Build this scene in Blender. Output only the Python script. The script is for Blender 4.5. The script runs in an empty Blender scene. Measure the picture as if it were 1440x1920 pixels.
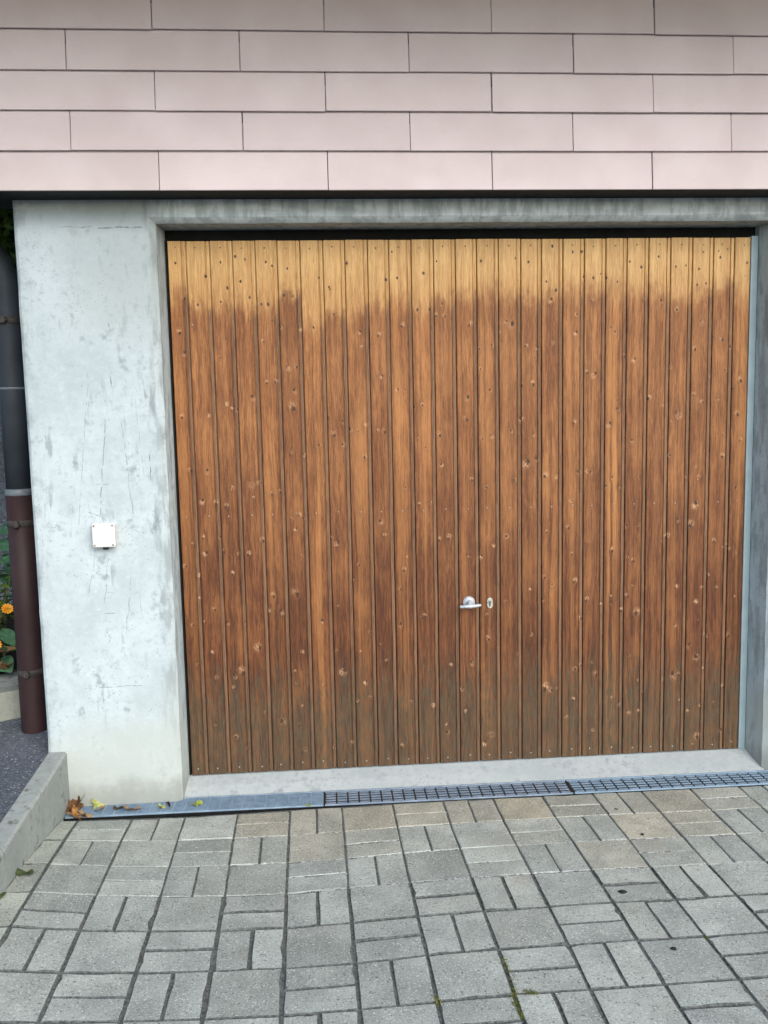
import bpy, bmesh, math, random
from mathutils import Vector, Matrix, noise

random.seed(11)
S = bpy.context.scene
COL = S.collection

# ---------------------------------------------------------------- camera
cd = bpy.data.cameras.new('camera'); cam = bpy.data.objects.new('camera', cd); COL.objects.link(cam)
CAM_POS = Vector((0.5584, -3.5926, 1.4914)); YAW, PITCH, ROLL = 0.0735, 0.1145, -0.0206
fw = Vector((math.sin(YAW) * math.cos(PITCH), math.cos(YAW) * math.cos(PITCH), -math.sin(PITCH)))
rt = Vector((math.cos(YAW), -math.sin(YAW), 0)); up = rt.cross(fw)
r2 = rt * math.cos(ROLL) + up * math.sin(ROLL); u2 = up * math.cos(ROLL) - rt * math.sin(ROLL)
cam.matrix_world = Matrix(((r2.x, u2.x, -fw.x, CAM_POS.x), (r2.y, u2.y, -fw.y, CAM_POS.y), (r2.z, u2.z, -fw.z, CAM_POS.z), (0, 0, 0, 1)))
cd.sensor_fit = 'HORIZONTAL'; cd.sensor_width = 36.0; cd.lens = 36.0 * 1663.26 / 1440.0
cd.clip_start = 0.05; cd.clip_end = 3000
S.camera = cam

# ---------------------------------------------------------------- sky, sun, exposure
SUN_EL, SUN_AZ = math.radians(34), math.radians(157)      # azimuth clockwise from +Y; the sun stands behind the photographer
w = bpy.data.worlds.new('World'); S.world = w; w.use_nodes = True
nt = w.node_tree; nt.nodes.clear()
sky = nt.nodes.new('ShaderNodeTexSky'); sky.sky_type = 'NISHITA'; sky.sun_disc = False
sky.sun_elevation = SUN_EL; sky.sun_rotation = SUN_AZ
sky.air_density = 1.0; sky.dust_density = 2.0; sky.ozone_density = 1.0; sky.altitude = 500
bg = nt.nodes.new('ShaderNodeBackground'); bg.inputs['Strength'].default_value = 0.13
wo = nt.nodes.new('ShaderNodeOutputWorld')
nt.links.new(sky.outputs[0], bg.inputs[0]); nt.links.new(bg.outputs[0], wo.inputs[0])
sd = bpy.data.lights.new('sun', 'SUN'); sd.energy = 0.90; sd.angle = math.radians(40); sd.color = (1.0, 0.985, 0.965)
sun = bpy.data.objects.new('sun', sd); COL.objects.link(sun)
sdir = Vector((math.sin(SUN_AZ) * math.cos(SUN_EL), math.cos(SUN_AZ) * math.cos(SUN_EL), math.sin(SUN_EL)))
sun.rotation_euler = sdir.to_track_quat('Z', 'Y').to_euler()
S.view_settings.view_transform = 'Standard'; S.view_settings.look = 'None'
S.view_settings.gamma = 1.0; S.view_settings.use_curve_mapping = False
S.view_settings.exposure = 1.58
S.render.engine = 'CYCLES'
S.cycles.max_bounces = 5; S.cycles.diffuse_bounces = 4; S.cycles.glossy_bounces = 2; S.cycles.transmission_bounces = 0; S.cycles.volume_bounces = 0

# ---------------------------------------------------------------- measured tables (metres; knots in millimetres)
CORNERS = [[(-0.401,-0.257,-0.054),(-0.197,-0.257,-0.059),(0.005,-0.257,-0.063),(0.208,-0.253,-0.063),(0.411,-0.249,-0.062),(0.613,-0.246,-0.062),(0.815,-0.243,-0.061),(1.017,-0.240,-0.061),(1.219,-0.238,-0.062),(1.420,-0.237,-0.063),(1.625,-0.236,-0.064),(1.827,-0.234,-0.065),(2.031,-0.234,-0.066),(2.234,-0.232,-0.066),(2.433,-0.229,-0.067),(2.634,-0.226,-0.068),(2.835,-0.223,-0.068)],
[(-0.395,-0.460,-0.030),(-0.194,-0.461,-0.044),(0.007,-0.461,-0.054),(0.210,-0.458,-0.059),(0.413,-0.455,-0.061),(0.615,-0.452,-0.060),(0.816,-0.447,-0.057),(1.016,-0.444,-0.056),(1.218,-0.442,-0.056),(1.419,-0.439,-0.056),(1.626,-0.439,-0.058),(1.830,-0.438,-0.061),(2.031,-0.436,-0.063),(2.233,-0.433,-0.064),(2.435,-0.430,-0.064),(2.636,-0.427,-0.064),(2.838,-0.425,-0.064)],
[(-0.389,-0.663,-0.013),(-0.189,-0.665,-0.032),(0.012,-0.664,-0.046),(0.215,-0.662,-0.055),(0.415,-0.660,-0.059),(0.617,-0.656,-0.058),(0.818,-0.651,-0.053),(1.020,-0.648,-0.051),(1.222,-0.646,-0.050),(1.428,-0.645,-0.052),(1.630,-0.642,-0.054),(1.831,-0.640,-0.057),(2.033,-0.638,-0.060),(2.234,-0.635,-0.060),(2.436,-0.632,-0.060),(2.638,-0.629,-0.060),(2.840,-0.627,-0.060)],
[(-0.383,-0.863,0.000),(-0.184,-0.866,-0.022),(0.016,-0.866,-0.039),(0.219,-0.864,-0.051),(0.417,-0.863,-0.057),(0.618,-0.857,-0.054),(0.821,-0.852,-0.049),(1.024,-0.850,-0.046),(1.227,-0.848,-0.046),(1.431,-0.846,-0.047),(1.631,-0.844,-0.050),(1.831,-0.842,-0.054),(2.034,-0.839,-0.056),(2.237,-0.837,-0.056),(2.439,-0.834,-0.056),(2.641,-0.831,-0.056),(2.843,-0.829,-0.055)],
[(-0.382,-1.065,0.007),(-0.182,-1.069,-0.017),(0.019,-1.068,-0.034),(0.222,-1.066,-0.046),(0.421,-1.065,-0.053),(0.621,-1.060,-0.052),(0.823,-1.055,-0.047),(1.027,-1.053,-0.044),(1.231,-1.052,-0.044),(1.435,-1.050,-0.045),(1.635,-1.048,-0.048),(1.835,-1.044,-0.050),(2.037,-1.041,-0.051),(2.239,-1.039,-0.052),(2.441,-1.036,-0.052),(2.644,-1.033,-0.051),(2.846,-1.031,-0.051)],
[(-0.382,-1.271,0.006),(-0.180,-1.272,-0.014),(0.021,-1.271,-0.030),(0.224,-1.268,-0.041),(0.424,-1.267,-0.048),(0.623,-1.263,-0.049),(0.827,-1.257,-0.044),(1.031,-1.254,-0.041),(1.234,-1.253,-0.041),(1.437,-1.252,-0.042),(1.639,-1.251,-0.045),(1.839,-1.247,-0.046),(2.040,-1.243,-0.047),(2.242,-1.240,-0.047),(2.444,-1.238,-0.047),(2.646,-1.235,-0.047),(2.848,-1.233,-0.046)],
[(-0.380,-1.475,0.003),(-0.178,-1.474,-0.012),(0.023,-1.472,-0.026),(0.226,-1.470,-0.036),(0.425,-1.469,-0.043),(0.626,-1.465,-0.044),(0.829,-1.459,-0.041),(1.032,-1.456,-0.039),(1.235,-1.455,-0.039),(1.438,-1.454,-0.040),(1.642,-1.453,-0.041),(1.842,-1.449,-0.042),(2.043,-1.446,-0.043),(2.245,-1.442,-0.043),(2.447,-1.440,-0.043),(2.649,-1.437,-0.042),(2.851,-1.435,-0.042)],
[(-0.378,-1.678,0.001),(-0.176,-1.676,-0.010),(0.026,-1.673,-0.021),(0.228,-1.671,-0.030),(0.429,-1.669,-0.036),(0.630,-1.666,-0.038),(0.832,-1.662,-0.038),(1.035,-1.659,-0.037),(1.237,-1.657,-0.037),(1.440,-1.655,-0.038),(1.643,-1.653,-0.038),(1.844,-1.650,-0.038),(2.046,-1.647,-0.038),(2.247,-1.644,-0.038),(2.449,-1.642,-0.038),(2.651,-1.639,-0.037),(2.853,-1.637,-0.037)],
[(-0.376,-1.880,-0.000),(-0.174,-1.878,-0.009),(0.028,-1.875,-0.017),(0.230,-1.873,-0.024),(0.432,-1.870,-0.029),(0.634,-1.867,-0.032),(0.836,-1.864,-0.034),(1.038,-1.862,-0.035),(1.240,-1.859,-0.035),(1.442,-1.857,-0.035),(1.644,-1.854,-0.035),(1.846,-1.852,-0.035),(2.048,-1.849,-0.035),(2.250,-1.846,-0.034),(2.452,-1.844,-0.033),(2.654,-1.841,-0.033),(2.856,-1.839,-0.032)],
[(-0.373,-2.082,-0.001),(-0.171,-2.080,-0.007),(0.031,-2.077,-0.013),(0.233,-2.074,-0.018),(0.435,-2.072,-0.023),(0.637,-2.069,-0.027),(0.839,-2.067,-0.030),(1.041,-2.064,-0.031),(1.243,-2.061,-0.032),(1.445,-2.059,-0.033),(1.647,-2.056,-0.032),(1.849,-2.054,-0.032),(2.051,-2.051,-0.031),(2.253,-2.048,-0.030),(2.455,-2.046,-0.029),(2.657,-2.043,-0.028),(2.859,-2.041,-0.027)],
[(-0.371,-2.284,-0.001),(-0.169,-2.281,-0.005),(0.033,-2.279,-0.008),(0.235,-2.276,-0.013),(0.437,-2.274,-0.017),(0.639,-2.271,-0.021),(0.841,-2.269,-0.025),(1.043,-2.266,-0.028),(1.245,-2.263,-0.029),(1.447,-2.261,-0.030),(1.649,-2.258,-0.029),(1.851,-2.255,-0.028),(2.053,-2.253,-0.027),(2.255,-2.250,-0.026),(2.457,-2.248,-0.024),(2.659,-2.245,-0.023),(2.861,-2.243,-0.022)]]
KNOTS = [(29,2076,0),(143,2026,0),(203,2078,0),(225,1979,0),(197,1927,0),(108,1916,0),(57,1939,0),(277,2004,0),(298,2088,0),(260,2100,0),(378,2076,0),(402,2062,0),(461,2052,0),(445,1950,0),(479,1946,0),(310,1942,0),(355,1914,0),(381,1913,0),(584,2017,0),(695,2070,0),(623,1977,0),(875,2114,0),(894,2012,0),(850,2005,0),(1053,2074,0),(1000,2028,0),(973,1886,0),(1023,1886,0),(1085,1859,0),(1047,1861,0),(641,1874,0),(498,1822,0),(557,1822,0),(428,1826,0),(34,1807,0),(48,1733,0),(359,1769,0),(743,1804,0),(741,1738,0),(813,1786,0),(909,1822,0),(446,1672,0),(487,1669,0),(366,1606,0),(399,1609,0),(305,1556,0),(195,1525,0),(231,1518,0),(247,1506,0),(26,1477,0),(126,1483,0),(472,1579,0),(469,1505,1),(890,1573,0),(954,1500,0),(988,1507,0),(605,1465,0),(663,1451,0),(750,1425,0),(692,1418,0),(800,1407,0),(834,1402,0),(628,1394,0),(1058,1384,0),(1232,2074,0),(1372,2083,0),(1425,2070,0),(1522,2130,0),(1605,2108,0),(1643,2109,0),(1497,1992,0),(1537,1957,0),(1518,1923,0),(1691,2005,0),(1721,2021,0),(1744,2004,0),(1652,2011,0),(1790,1988,0),(1840,2067,0),(1888,2044,0),(1960,2086,0),(2032,2045,0),(2074,2048,0),(2146,2102,0),(2129,2036,0),(2211,2107,0),(2248,2115,0),(2123,1972,0),(2160,1977,0),(2331,2059,0),(2218,2082,0),(1181,1822,0),(1359,1826,1),(1335,1837,0),(1299,1800,0),(1274,1743,0),(1223,1727,0),(1410,1738,0),(1462,1733,0),(1516,1745,0),(1623,1862,0),(1623,1791,0),(1765,1806,0),(1783,1789,0),(1898,1912,0),(1974,1913,0),(2039,1873,0),(2139,1828,0),(1823,1689,0),(1866,1679,0),(1702,1623,0),(1667,1624,0),(1396,1579,0),(1444,1582,0),(1264,1564,0),(2008,1645,0),(2119,1713,0),(2197,1763,0),(2235,1751,0),(2269,1724,0),(2249,1627,0),(2179,1598,0),(2317,1581,0),(2116,1527,0),(2155,1498,0),(2215,1511,0),(1925,1514,0),(1795,1478,0),(2043,1456,1),(1174,1537,0),(1169,1449,0),(1389,1446,0),(1612,1423,0),(2307,1442,0),(2282,1550,0),(54,1265,0),(117,1267,0),(93,1147,0),(185,1116,0),(146,1128,0),(272,1196,1),(329,1210,0),(206,1194,0),(371,1160,0),(404,1167,0),(447,1324,0),(501,1324,0),(565,1356,0),(631,1392,0),(661,1358,0),(748,1302,0),(443,1057,0),(493,1062,0),(475,1073,0),(465,1022,0),(86,995,0),(157,997,0),(100,934,0),(169,933,0),(221,932,0),(266,917,0),(328,972,0),(199,841,0),(56,832,0),(16,879,0),(59,741,0),(363,741,0),(460,747,1),(477,902,0),(392,681,0),(346,691,0),(123,695,0),(239,637,0),(170,641,0),(561,635,0),(716,859,0),(693,808,0),(604,971,0),(633,957,0),(914,1177,0),(967,1103,0),(1011,1112,0),(1058,1383,0),(1062,1267,0),(1048,952,0),(1087,960,0),(885,754,0),(974,632,0),(748,575,0),(883,609,0),(805,1041,0),(817,977,0),(900,832,0),(1169,1443,0),(1267,1378,0),(1232,1366,0),(1349,1397,0),(1421,1270,1),(1456,1282,0),(1361,1193,0),(1392,1443,0),(1491,1206,0),(1530,1201,0),(1683,1219,0),(1661,1215,0),(1630,1224,0),(1775,1195,0),(1749,1161,0),(1802,1155,0),(1857,1347,0),(1894,1192,0),(1765,1418,0),(2125,1238,0),(2094,1193,0),(2155,1180,0),(2020,1279,0),(2190,1294,0),(2244,1269,0),(2319,1334,0),(2306,1137,0),(2135,1078,1),(2112,982,1),(2057,1008,0),(2009,935,0),(1839,991,0),(1884,992,0),(1664,922,0),(1592,988,0),(1248,1166,0),(1188,1197,0),(1226,882,0),(1268,915,0),(1329,961,0),(1434,743,0),(1491,781,0),(1482,693,0),(1429,548,0),(1328,681,0),(1669,677,0),(1735,670,0),(1776,664,0),(1647,602,0),(1734,834,0),(1778,885,0),(1843,857,0),(1872,838,0),(1884,615,1),(1821,627,0),(1847,688,0),(2217,911,0),(2276,891,0),(2327,859,0),(2193,765,0),(2231,710,0),(2172,708,0),(2176,518,0),(2203,504,0),(2005,682,0),(2054,716,0),(2052,559,0),(2136,646,0),(1615,759,0),(1168,888,0),(1522,753,0),(99,514,0),(44,470,0),(119,409,0),(191,418,0),(227,425,1),(191,360,0),(164,391,0),(174,646,0),(242,640,0),(300,530,1),(558,636,0),(624,498,0),(646,420,1),(470,498,0),(446,378,0),(459,277,0),(735,370,0),(823,450,0),(756,574,0),(745,297,0),(696,291,0),(379,213,1),(109,217,0),(1086,418,0),(1005,243,0),(974,640,0),(1070,133,0),(461,77,0),(237,101,0),(187,154,0),(596,92,0),(923,285,0),(878,78,0),(663,105,0),(1177,432,0),(1140,322,0),(1252,527,0),(1425,547,0),(1491,301,1),(1522,295,0),(1545,299,0),(1621,382,0),(1648,399,0),(1688,406,0),(1715,355,0),(1647,605,0),(1737,521,0),(1884,610,0),(2146,418,1),(2117,470,0),(2047,345,1),(2074,335,0),(2175,522,0),(2203,507,0),(2184,357,0),(2237,208,0),(2085,220,0),(2178,201,0),(1916,259,0),(1894,182,0),(1848,189,0),(1784,247,0),(1811,228,0),(1888,316,0),(2273,276,0),(2290,499,0),(2162,58,1),(1245,99,1),(1236,81,0),(1157,217,0),(1577,184,0),(1612,250,0),(1997,320,0),(1703,113,0),(2268,86,0),(2123,186,0)]
FADE = [1.925,1.893,1.887,1.890,1.889,1.922,1.814,1.870,1.869,1.892,1.923,1.886,1.913,1.920,1.928,1.910,1.917,1.900,1.932,1.939,1.922,1.929,1.928,1.902,1.926,1.942,1.924]
SEAMS = [0.071,0.163,0.250,0.338,0.424,0.513,0.603,0.689,0.779,0.863,0.952,1.041,1.129,1.215,1.303,1.394,1.478,1.566,1.654,1.743,1.831,1.921,2.012,2.103,2.191,2.279]
SCRATCHES = [(-0.296,1.675,-0.369,1.056,0.0022,0.45),(-0.236,1.538,-0.288,1.096,0.0030,0.60),(-0.186,1.475,-0.158,1.099,0.0026,0.55),(-0.132,1.590,-0.110,1.231,0.0020,0.40),(-0.280,1.607,-0.311,1.519,0.0020,0.50),(-0.214,1.851,-0.212,1.815,0.0030,0.90),(-0.177,1.821,-0.179,1.781,0.0030,0.90),(-0.141,1.767,-0.144,1.733,0.0030,0.60),(-0.214,1.646,-0.212,1.592,0.0035,1.00),(-0.088,1.583,-0.088,1.518,0.0030,0.80),(-0.084,1.356,-0.084,1.230,0.0030,0.80),(-0.347,1.133,-0.228,1.073,0.0025,0.60),(-0.371,2.190,-0.062,2.186,0.0032,1.00),(-0.376,1.676,-0.322,1.682,0.0020,0.40),(-0.315,1.229,-0.233,1.227,0.0020,0.50),(-0.228,1.073,-0.106,1.031,0.0020,0.50),(-0.308,0.988,-0.352,0.761,0.0025,0.50),(-0.258,0.965,-0.290,0.752,0.0022,0.45),(-0.176,0.877,-0.209,0.648,0.0025,0.50),(-0.149,0.797,-0.149,0.653,0.0020,0.40),(-0.332,0.429,-0.143,0.426,0.0025,0.60),(-0.295,0.720,-0.240,0.725,0.0030,0.60),(-0.287,0.802,-0.242,0.807,0.0030,0.50),(-0.300,0.389,-0.257,0.409,0.0030,0.50)]
SPOTS = [(1.485,-0.990,0.016,'largest dark spot on the paving, right of centre in the picture',0),(1.525,-1.302,0.011,'dark spot on a square paver in the lower right',1),(1.669,-0.394,0.010,'dark spot on the paving nearest the pale right grate',2),(1.692,-0.609,0.009,'faint dark spot two blocks out from the right grate',3),(1.129,-0.990,0.005,'tiny dark spot in the joint of a split paver at the centre',4)]
MOSS = [(1.037,-1.284,1.042,-1.416,120,0.0040),(1.038,-1.416,1.027,-1.502,160,0.0060),(1.064,-1.446,1.090,-1.458,160,0.0060),(1.025,-1.491,1.038,-1.555,90,0.0050),(0.824,-1.440,0.834,-1.469,60,0.0050),(1.637,-1.249,1.645,-1.261,25,0.0030),(1.513,-1.048,1.449,-1.243,12,0.0020)]
LIME = {(3,0),(4,0),(6,0),(5,1),(4,1),(5,2),(6,2),(7,2),(8,2),(4,2),(9,2),(10,2),(10,1),(11,1),(12,2),(11,0),(12,1),(6,1),(3,1),(11,2)}
LIME_MID = {(3,0),(6,0),(4,2),(7,2),(5,1),(10,2),(12,0),(11,1),(2,1)}

# ---------------------------------------------------------------- node helpers
class NB:
    def __init__(s, name):
        s.m = bpy.data.materials.new(name); s.m.use_nodes = True; s.t = s.m.node_tree; s.t.nodes.clear()
        s.out = s.n('ShaderNodeOutputMaterial'); s.bsdf = s.n('ShaderNodeBsdfPrincipled')
        s.t.links.new(s.bsdf.outputs[0], s.out.inputs[0])
    def n(s, t): return s.t.nodes.new(t)
    def link(s, v, sock):
        if isinstance(v, bpy.types.NodeSocket): s.t.links.new(v, sock)
        elif isinstance(v, (tuple, list)) and len(v) == 3 and sock.type == 'RGBA': sock.default_value = (*v, 1)
        else: sock.default_value = v
    def math(s, op, a, b=0.0, c=0.0, clamp=False):
        n = s.n('ShaderNodeMath'); n.operation = op; n.use_clamp = clamp
        s.link(a, n.inputs[0]); s.link(b, n.inputs[1]); s.link(c, n.inputs[2]); return n.outputs[0]
    def add(s, a, b): return s.math('ADD', a, b)
    def sub(s, a, b): return s.math('SUBTRACT', a, b)
    def mul(s, a, b): return s.math('MULTIPLY', a, b)
    def vmath(s, op, a, b=(0, 0, 0)):
        n = s.n('ShaderNodeVectorMath'); n.operation = op; s.link(a, n.inputs[0]); s.link(b, n.inputs[1])
        return n.outputs['Value'] if op in ('DOT_PRODUCT', 'LENGTH', 'DISTANCE') else n.outputs[0]
    def comb(s, x, y, z):
        n = s.n('ShaderNodeCombineXYZ'); s.link(x, n.inputs[0]); s.link(y, n.inputs[1]); s.link(z, n.inputs[2]); return n.outputs[0]
    def sep(s, v): n = s.n('ShaderNodeSeparateXYZ'); s.link(v, n.inputs[0]); return n.outputs
    def step(s, v, a, b, lo=0.0, hi=1.0):          # smooth map of v from a..b to lo..hi
        n = s.n('ShaderNodeMapRange'); n.interpolation_type = 'SMOOTHSTEP'
        s.link(v, n.inputs[0]); s.link(a, n.inputs[1]); s.link(b, n.inputs[2]); s.link(lo, n.inputs[3]); s.link(hi, n.inputs[4]); return n.outputs[0]
    def noise(s, v, scale, detail=3.0, rough=0.55, col=False):
        n = s.n('ShaderNodeTexNoise'); s.link(v, n.inputs['Vector']); s.link(scale, n.inputs['Scale'])
        n.inputs['Detail'].default_value = detail; n.inputs['Roughness'].default_value = rough
        return n.outputs['Color' if col else 'Fac']
    def vor(s, v, scale, feat='F1', out='Distance'):
        n = s.n('ShaderNodeTexVoronoi'); n.feature = feat; s.link(v, n.inputs['Vector']); s.link(scale, n.inputs['Scale']); return n.outputs[out]
    def mix(s, f, a, b, mode='MIX'):
        n = s.n('ShaderNodeMix'); n.data_type = 'RGBA'; n.blend_type = mode
        s.link(f, n.inputs[0]); s.link(a, n.inputs[6]); s.link(b, n.inputs[7]); return n.outputs[2]
    def coord(s, k='Object'): return s.n('ShaderNodeTexCoord').outputs[k]
    def geo(s, k='Position'): return s.n('ShaderNodeNewGeometry').outputs[k]
    def attr(s, name, k='Vector'):
        n = s.n('ShaderNodeAttribute'); n.attribute_name = name; return n.outputs[k]
    def objinfo(s, k): return s.n('ShaderNodeObjectInfo').outputs[k]
    def bump(s, h, strength=0.3, dist=0.002):
        n = s.n('ShaderNodeBump'); s.link(h, n.inputs['Height']); n.inputs['Strength'].default_value = strength
        n.inputs['Distance'].default_value = dist; s.t.links.new(n.outputs[0], s.bsdf.inputs['Normal'])
    def done(s, color, rough=0.8, spec=0.3, metal=0.0):
        s.link(color, s.bsdf.inputs['Base Color']); s.link(rough, s.bsdf.inputs['Roughness'])
        s.link(spec, s.bsdf.inputs['Specular IOR Level']); s.link(metal, s.bsdf.inputs['Metallic']); return s.m

def simple(name, c, c2=None, scale=40, rough=0.7, spec=0.3, metal=0.0, bump=0.15, detail=4):
    b = NB(name); p = b.geo(); f = b.noise(p, scale, detail)
    c2 = c2 or tuple(x * 0.7 for x in c)
    b.bump(f, bump, 0.003)
    return b.done(b.mix(b.step(f, 0.3, 0.7), c2, c), rough, spec, metal)

# ---- wood of the garage door boards
def mat_wood():
    b = NB('weathered_spruce'); p = b.coord('Object'); x, y, z = b.sep(p)
    rnd = b.mul(b.objinfo('Random'), 37.0)
    oc = b.objinfo('Color'); r_, g_, b_ = (lambda n: (n.outputs[0], n.outputs[1], n.outputs[2]))(_sepc(b, oc))
    k = b.attr('knot_vector'); dx, dz, kr = b.sep(k); lip = b.attr('lip', 'Fac'); krn = b.attr('knot_random', 'Fac')
    pv = b.comb(b.add(x, rnd), 0.0, z)
    wob = b.noise(pv, 70, 2)
    dxn = b.math('DIVIDE', dx, kr); dzn = b.mul(b.math('DIVIDE', dz, kr), 0.72)
    d = b.math('SQRT', b.add(b.mul(dxn, dxn), b.mul(dzn, dzn)))
    d = b.add(d, b.mul(b.sub(wob, 0.5), 0.9))
    bell = b.math('POWER', 2.718, b.mul(b.mul(d, d), -0.22))
    wander = b.mul(b.sub(b.noise(b.comb(rnd, 0.0, b.mul(z, 1.6)), 1.0, 2), 0.5), 0.035)
    xg = b.add(b.sub(x, b.mul(b.mul(dx, bell), 0.85)), wander)
    g_fine = b.noise(b.comb(b.mul(xg, 330.0), rnd, b.mul(z, 15.0)), 1.0, 4, 0.72)
    g_ring = b.noise(b.comb(b.mul(xg, 62.0), rnd, b.mul(z, 1.1)), 1.0, 3, 0.5)
    blotch = b.noise(b.comb(b.add(b.mul(x, 9.0), rnd), 0.0, b.mul(z, 3.2)), 1.0, 3, 0.55)
    blot2 = b.noise(b.comb(b.add(b.mul(x, 40.0), rnd), 3.0, b.mul(z, 17.0)), 1.0, 4, 0.65)
    speck = b.noise(pv, 420, 2, 0.7)
    # pale, protected zone at the top: ragged edge that follows the grain
    fade = b.add(1.70, b.mul(r_, 0.35))
    edge = b.add(b.sub(z, fade), b.add(b.mul(b.sub(g_ring, 0.5), 0.07), b.add(b.mul(b.sub(blot2, 0.5), 0.17), b.mul(b.sub(blotch, 0.5), 0.14))))
    soft = b.add(0.034, b.mul(b_, 0.10)); pale = b.step(edge, b.mul(soft, -1.0), b.add(soft, 0.030))
    # silver-brown zone near the ground
    low = b.step(b.add(z, b.add(b.mul(b.sub(g_ring, 0.5), 0.30), b.add(b.mul(b.sub(blot2, 0.5), 0.40), b.mul(b.sub(blotch, 0.5), 0.25)))), 0.52, 0.20)
    gr = b.add(b.mul(g_fine, 0.62), b.add(b.mul(g_ring, 0.28), b.mul(b.noise(b.comb(b.mul(xg, 420.0), rnd, b.mul(z, 90.0)), 1.0, 2, 0.6), 0.10)))
    gm = b.step(gr, 0.405, 0.60)
    cp = b.mix(gm, (0.50, 0.285, 0.095), (0.74, 0.49, 0.20))
    cp = b.mix(b.mul(b.step(b.add(z, b.mul(b.sub(blot2, 0.5), 0.12)), 2.09, 1.90), 0.55), cp, b.mix(gm, (0.33, 0.145, 0.040), (0.56, 0.29, 0.095)))
    cp = b.mix(1.0, cp, (0.77, 0.80, 0.86), 'MULTIPLY')
    hz = b.step(z, 0.3, 1.9)
    dark = b.mix(hz, (0.064, 0.022, 0.009), (0.190, 0.080, 0.029))
    lite = b.mix(hz, (0.205, 0.080, 0.027), (0.440, 0.212, 0.080))
    cm = b.mix(gm, dark, lite)
    cm = b.mix(b.step(blotch, 0.60, 0.36), cm, b.mix(1.0, cm, (0.74, 0.67, 0.63), 'MULTIPLY'))
    cm = b.mix(b.mul(b.step(blotch, 0.54, 0.74), 0.35), cm, (0.44, 0.205, 0.070))
    cm = b.mix(b.mul(b.step(blot2, 0.58, 0.75), 0.35), cm, (0.085, 0.030, 0.012))
    tone = b.add(0.62, b.mul(g_, 0.40)); cm = b.mix(1.0, cm, b.comb(tone, tone, tone), 'MULTIPLY')
    # per board: a long pale streak
    stk = b.mul(b_, b.mul(b.step(g_ring, 0.38, 0.60), b.step(b.math('ABSOLUTE', b.sub(x, 0.034)), 0.032, 0.012)))
    cm = b.mix(b.mul(stk, 0.7), cm, (0.56, 0.29, 0.10))
    cg = b.mix(b.step(b.add(b.mul(g_fine, 0.5), b.mul(speck, 0.5)), 0.36, 0.64), (0.020, 0.0165, 0.0105), (0.105, 0.084, 0.053))
    cg = b.mix(b.mul(b.step(g_ring, 0.48, 0.66), 0.55), cg, (0.120, 0.070, 0.036))
    col = b.mix(b.mul(low, b.step(blot2, 0.32, 0.62, 1.0, 0.60)), cm, cg)
    col = b.mix(pale, col, cp)
    # thin tongue strip beside the groove weathers greyer
    lc = b.mix(b.step(gr, 0.35, 0.65), (0.085, 0.050, 0.030), (0.205, 0.138, 0.092))
    col = b.mix(b.mul(b.mul(lip, b.sub(1.0, pale)), b.sub(0.78, b.mul(low, 0.35))), col, lc)
    # knots
    npale = b.sub(1.0, b.mul(pale, 0.85))
    chip = b.noise(b.comb(b.mul(b.add(x, rnd), 150.0), 0.0, b.mul(z, 95.0)), 1.0, 3, 0.7)
    hs = b.step(b.math('FRACT', b.mul(krn, 7.3)), 0.05, 0.95, 0.35, 1.0)
    ox = b.mul(b.sub(krn, 0.5), 3.4); oz = b.mul(b.math('SINE', b.mul(krn, 41.0)), 1.1)
    hx_ = b.mul(b.sub(dxn, ox), 0.75); hz_ = b.sub(dzn, oz)
    dh = b.add(b.math('SQRT', b.add(b.mul(hx_, hx_), b.mul(hz_, hz_))), b.mul(b.sub(chip, 0.5), 3.0))
    halo = b.mul(b.mul(b.step(dh, 1.75, 0.55), b.step(chip, 0.42, 0.60)), b.mul(npale, hs))
    col = b.mix(b.mul(halo, 0.85), col, (0.60, 0.41, 0.26))
    figure = b.mul(b.mul(b.step(d, 6.5, 2.0), b.step(g_fine, 0.46, 0.62)), b.mul(npale, 0.30))
    col = b.mix(figure, col, (0.085, 0.032, 0.012))
    core = b.mul(b.step(b.add(d, b.mul(b.sub(chip, 0.5), 0.8)), 0.95, 0.45), b.math('MAXIMUM', pale, b.step(krn, 0.98, 0.70, 0.25, 0.95)))
    col = b.mix(core, col, (0.048, 0.021, 0.010))
    fleck = b.mul(b.step(b.add(b.mul(speck, 0.7), b.mul(chip, 0.3)), 0.60, 0.68), b.mul(b.sub(1.0, pale), 0.50))
    col = b.mix(b.mul(b.step(speck, 0.36, 0.26), b.mul(b.sub(1.0, pale), 0.45)), col, (0.045, 0.020, 0.010))
    col = b.mix(fleck, col, (0.50, 0.33, 0.20))
    hgt = b.add(b.mul(g_fine, 0.7), b.mul(b.step(d, 0.4, 0.9), 0.6))
    b.bump(hgt, 0.35, 0.0015)
    col = b.mix(1.0, col, (0.92, 0.82, 0.70), 'MULTIPLY')
    return b.done(col, b.mix(pale, (0.62,) * 3, (0.5,) * 3), 0.28)
def _sepc(b, c):
    n = b.n('ShaderNodeSeparateColor'); b.link(c, n.inputs[0]); return n

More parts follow.
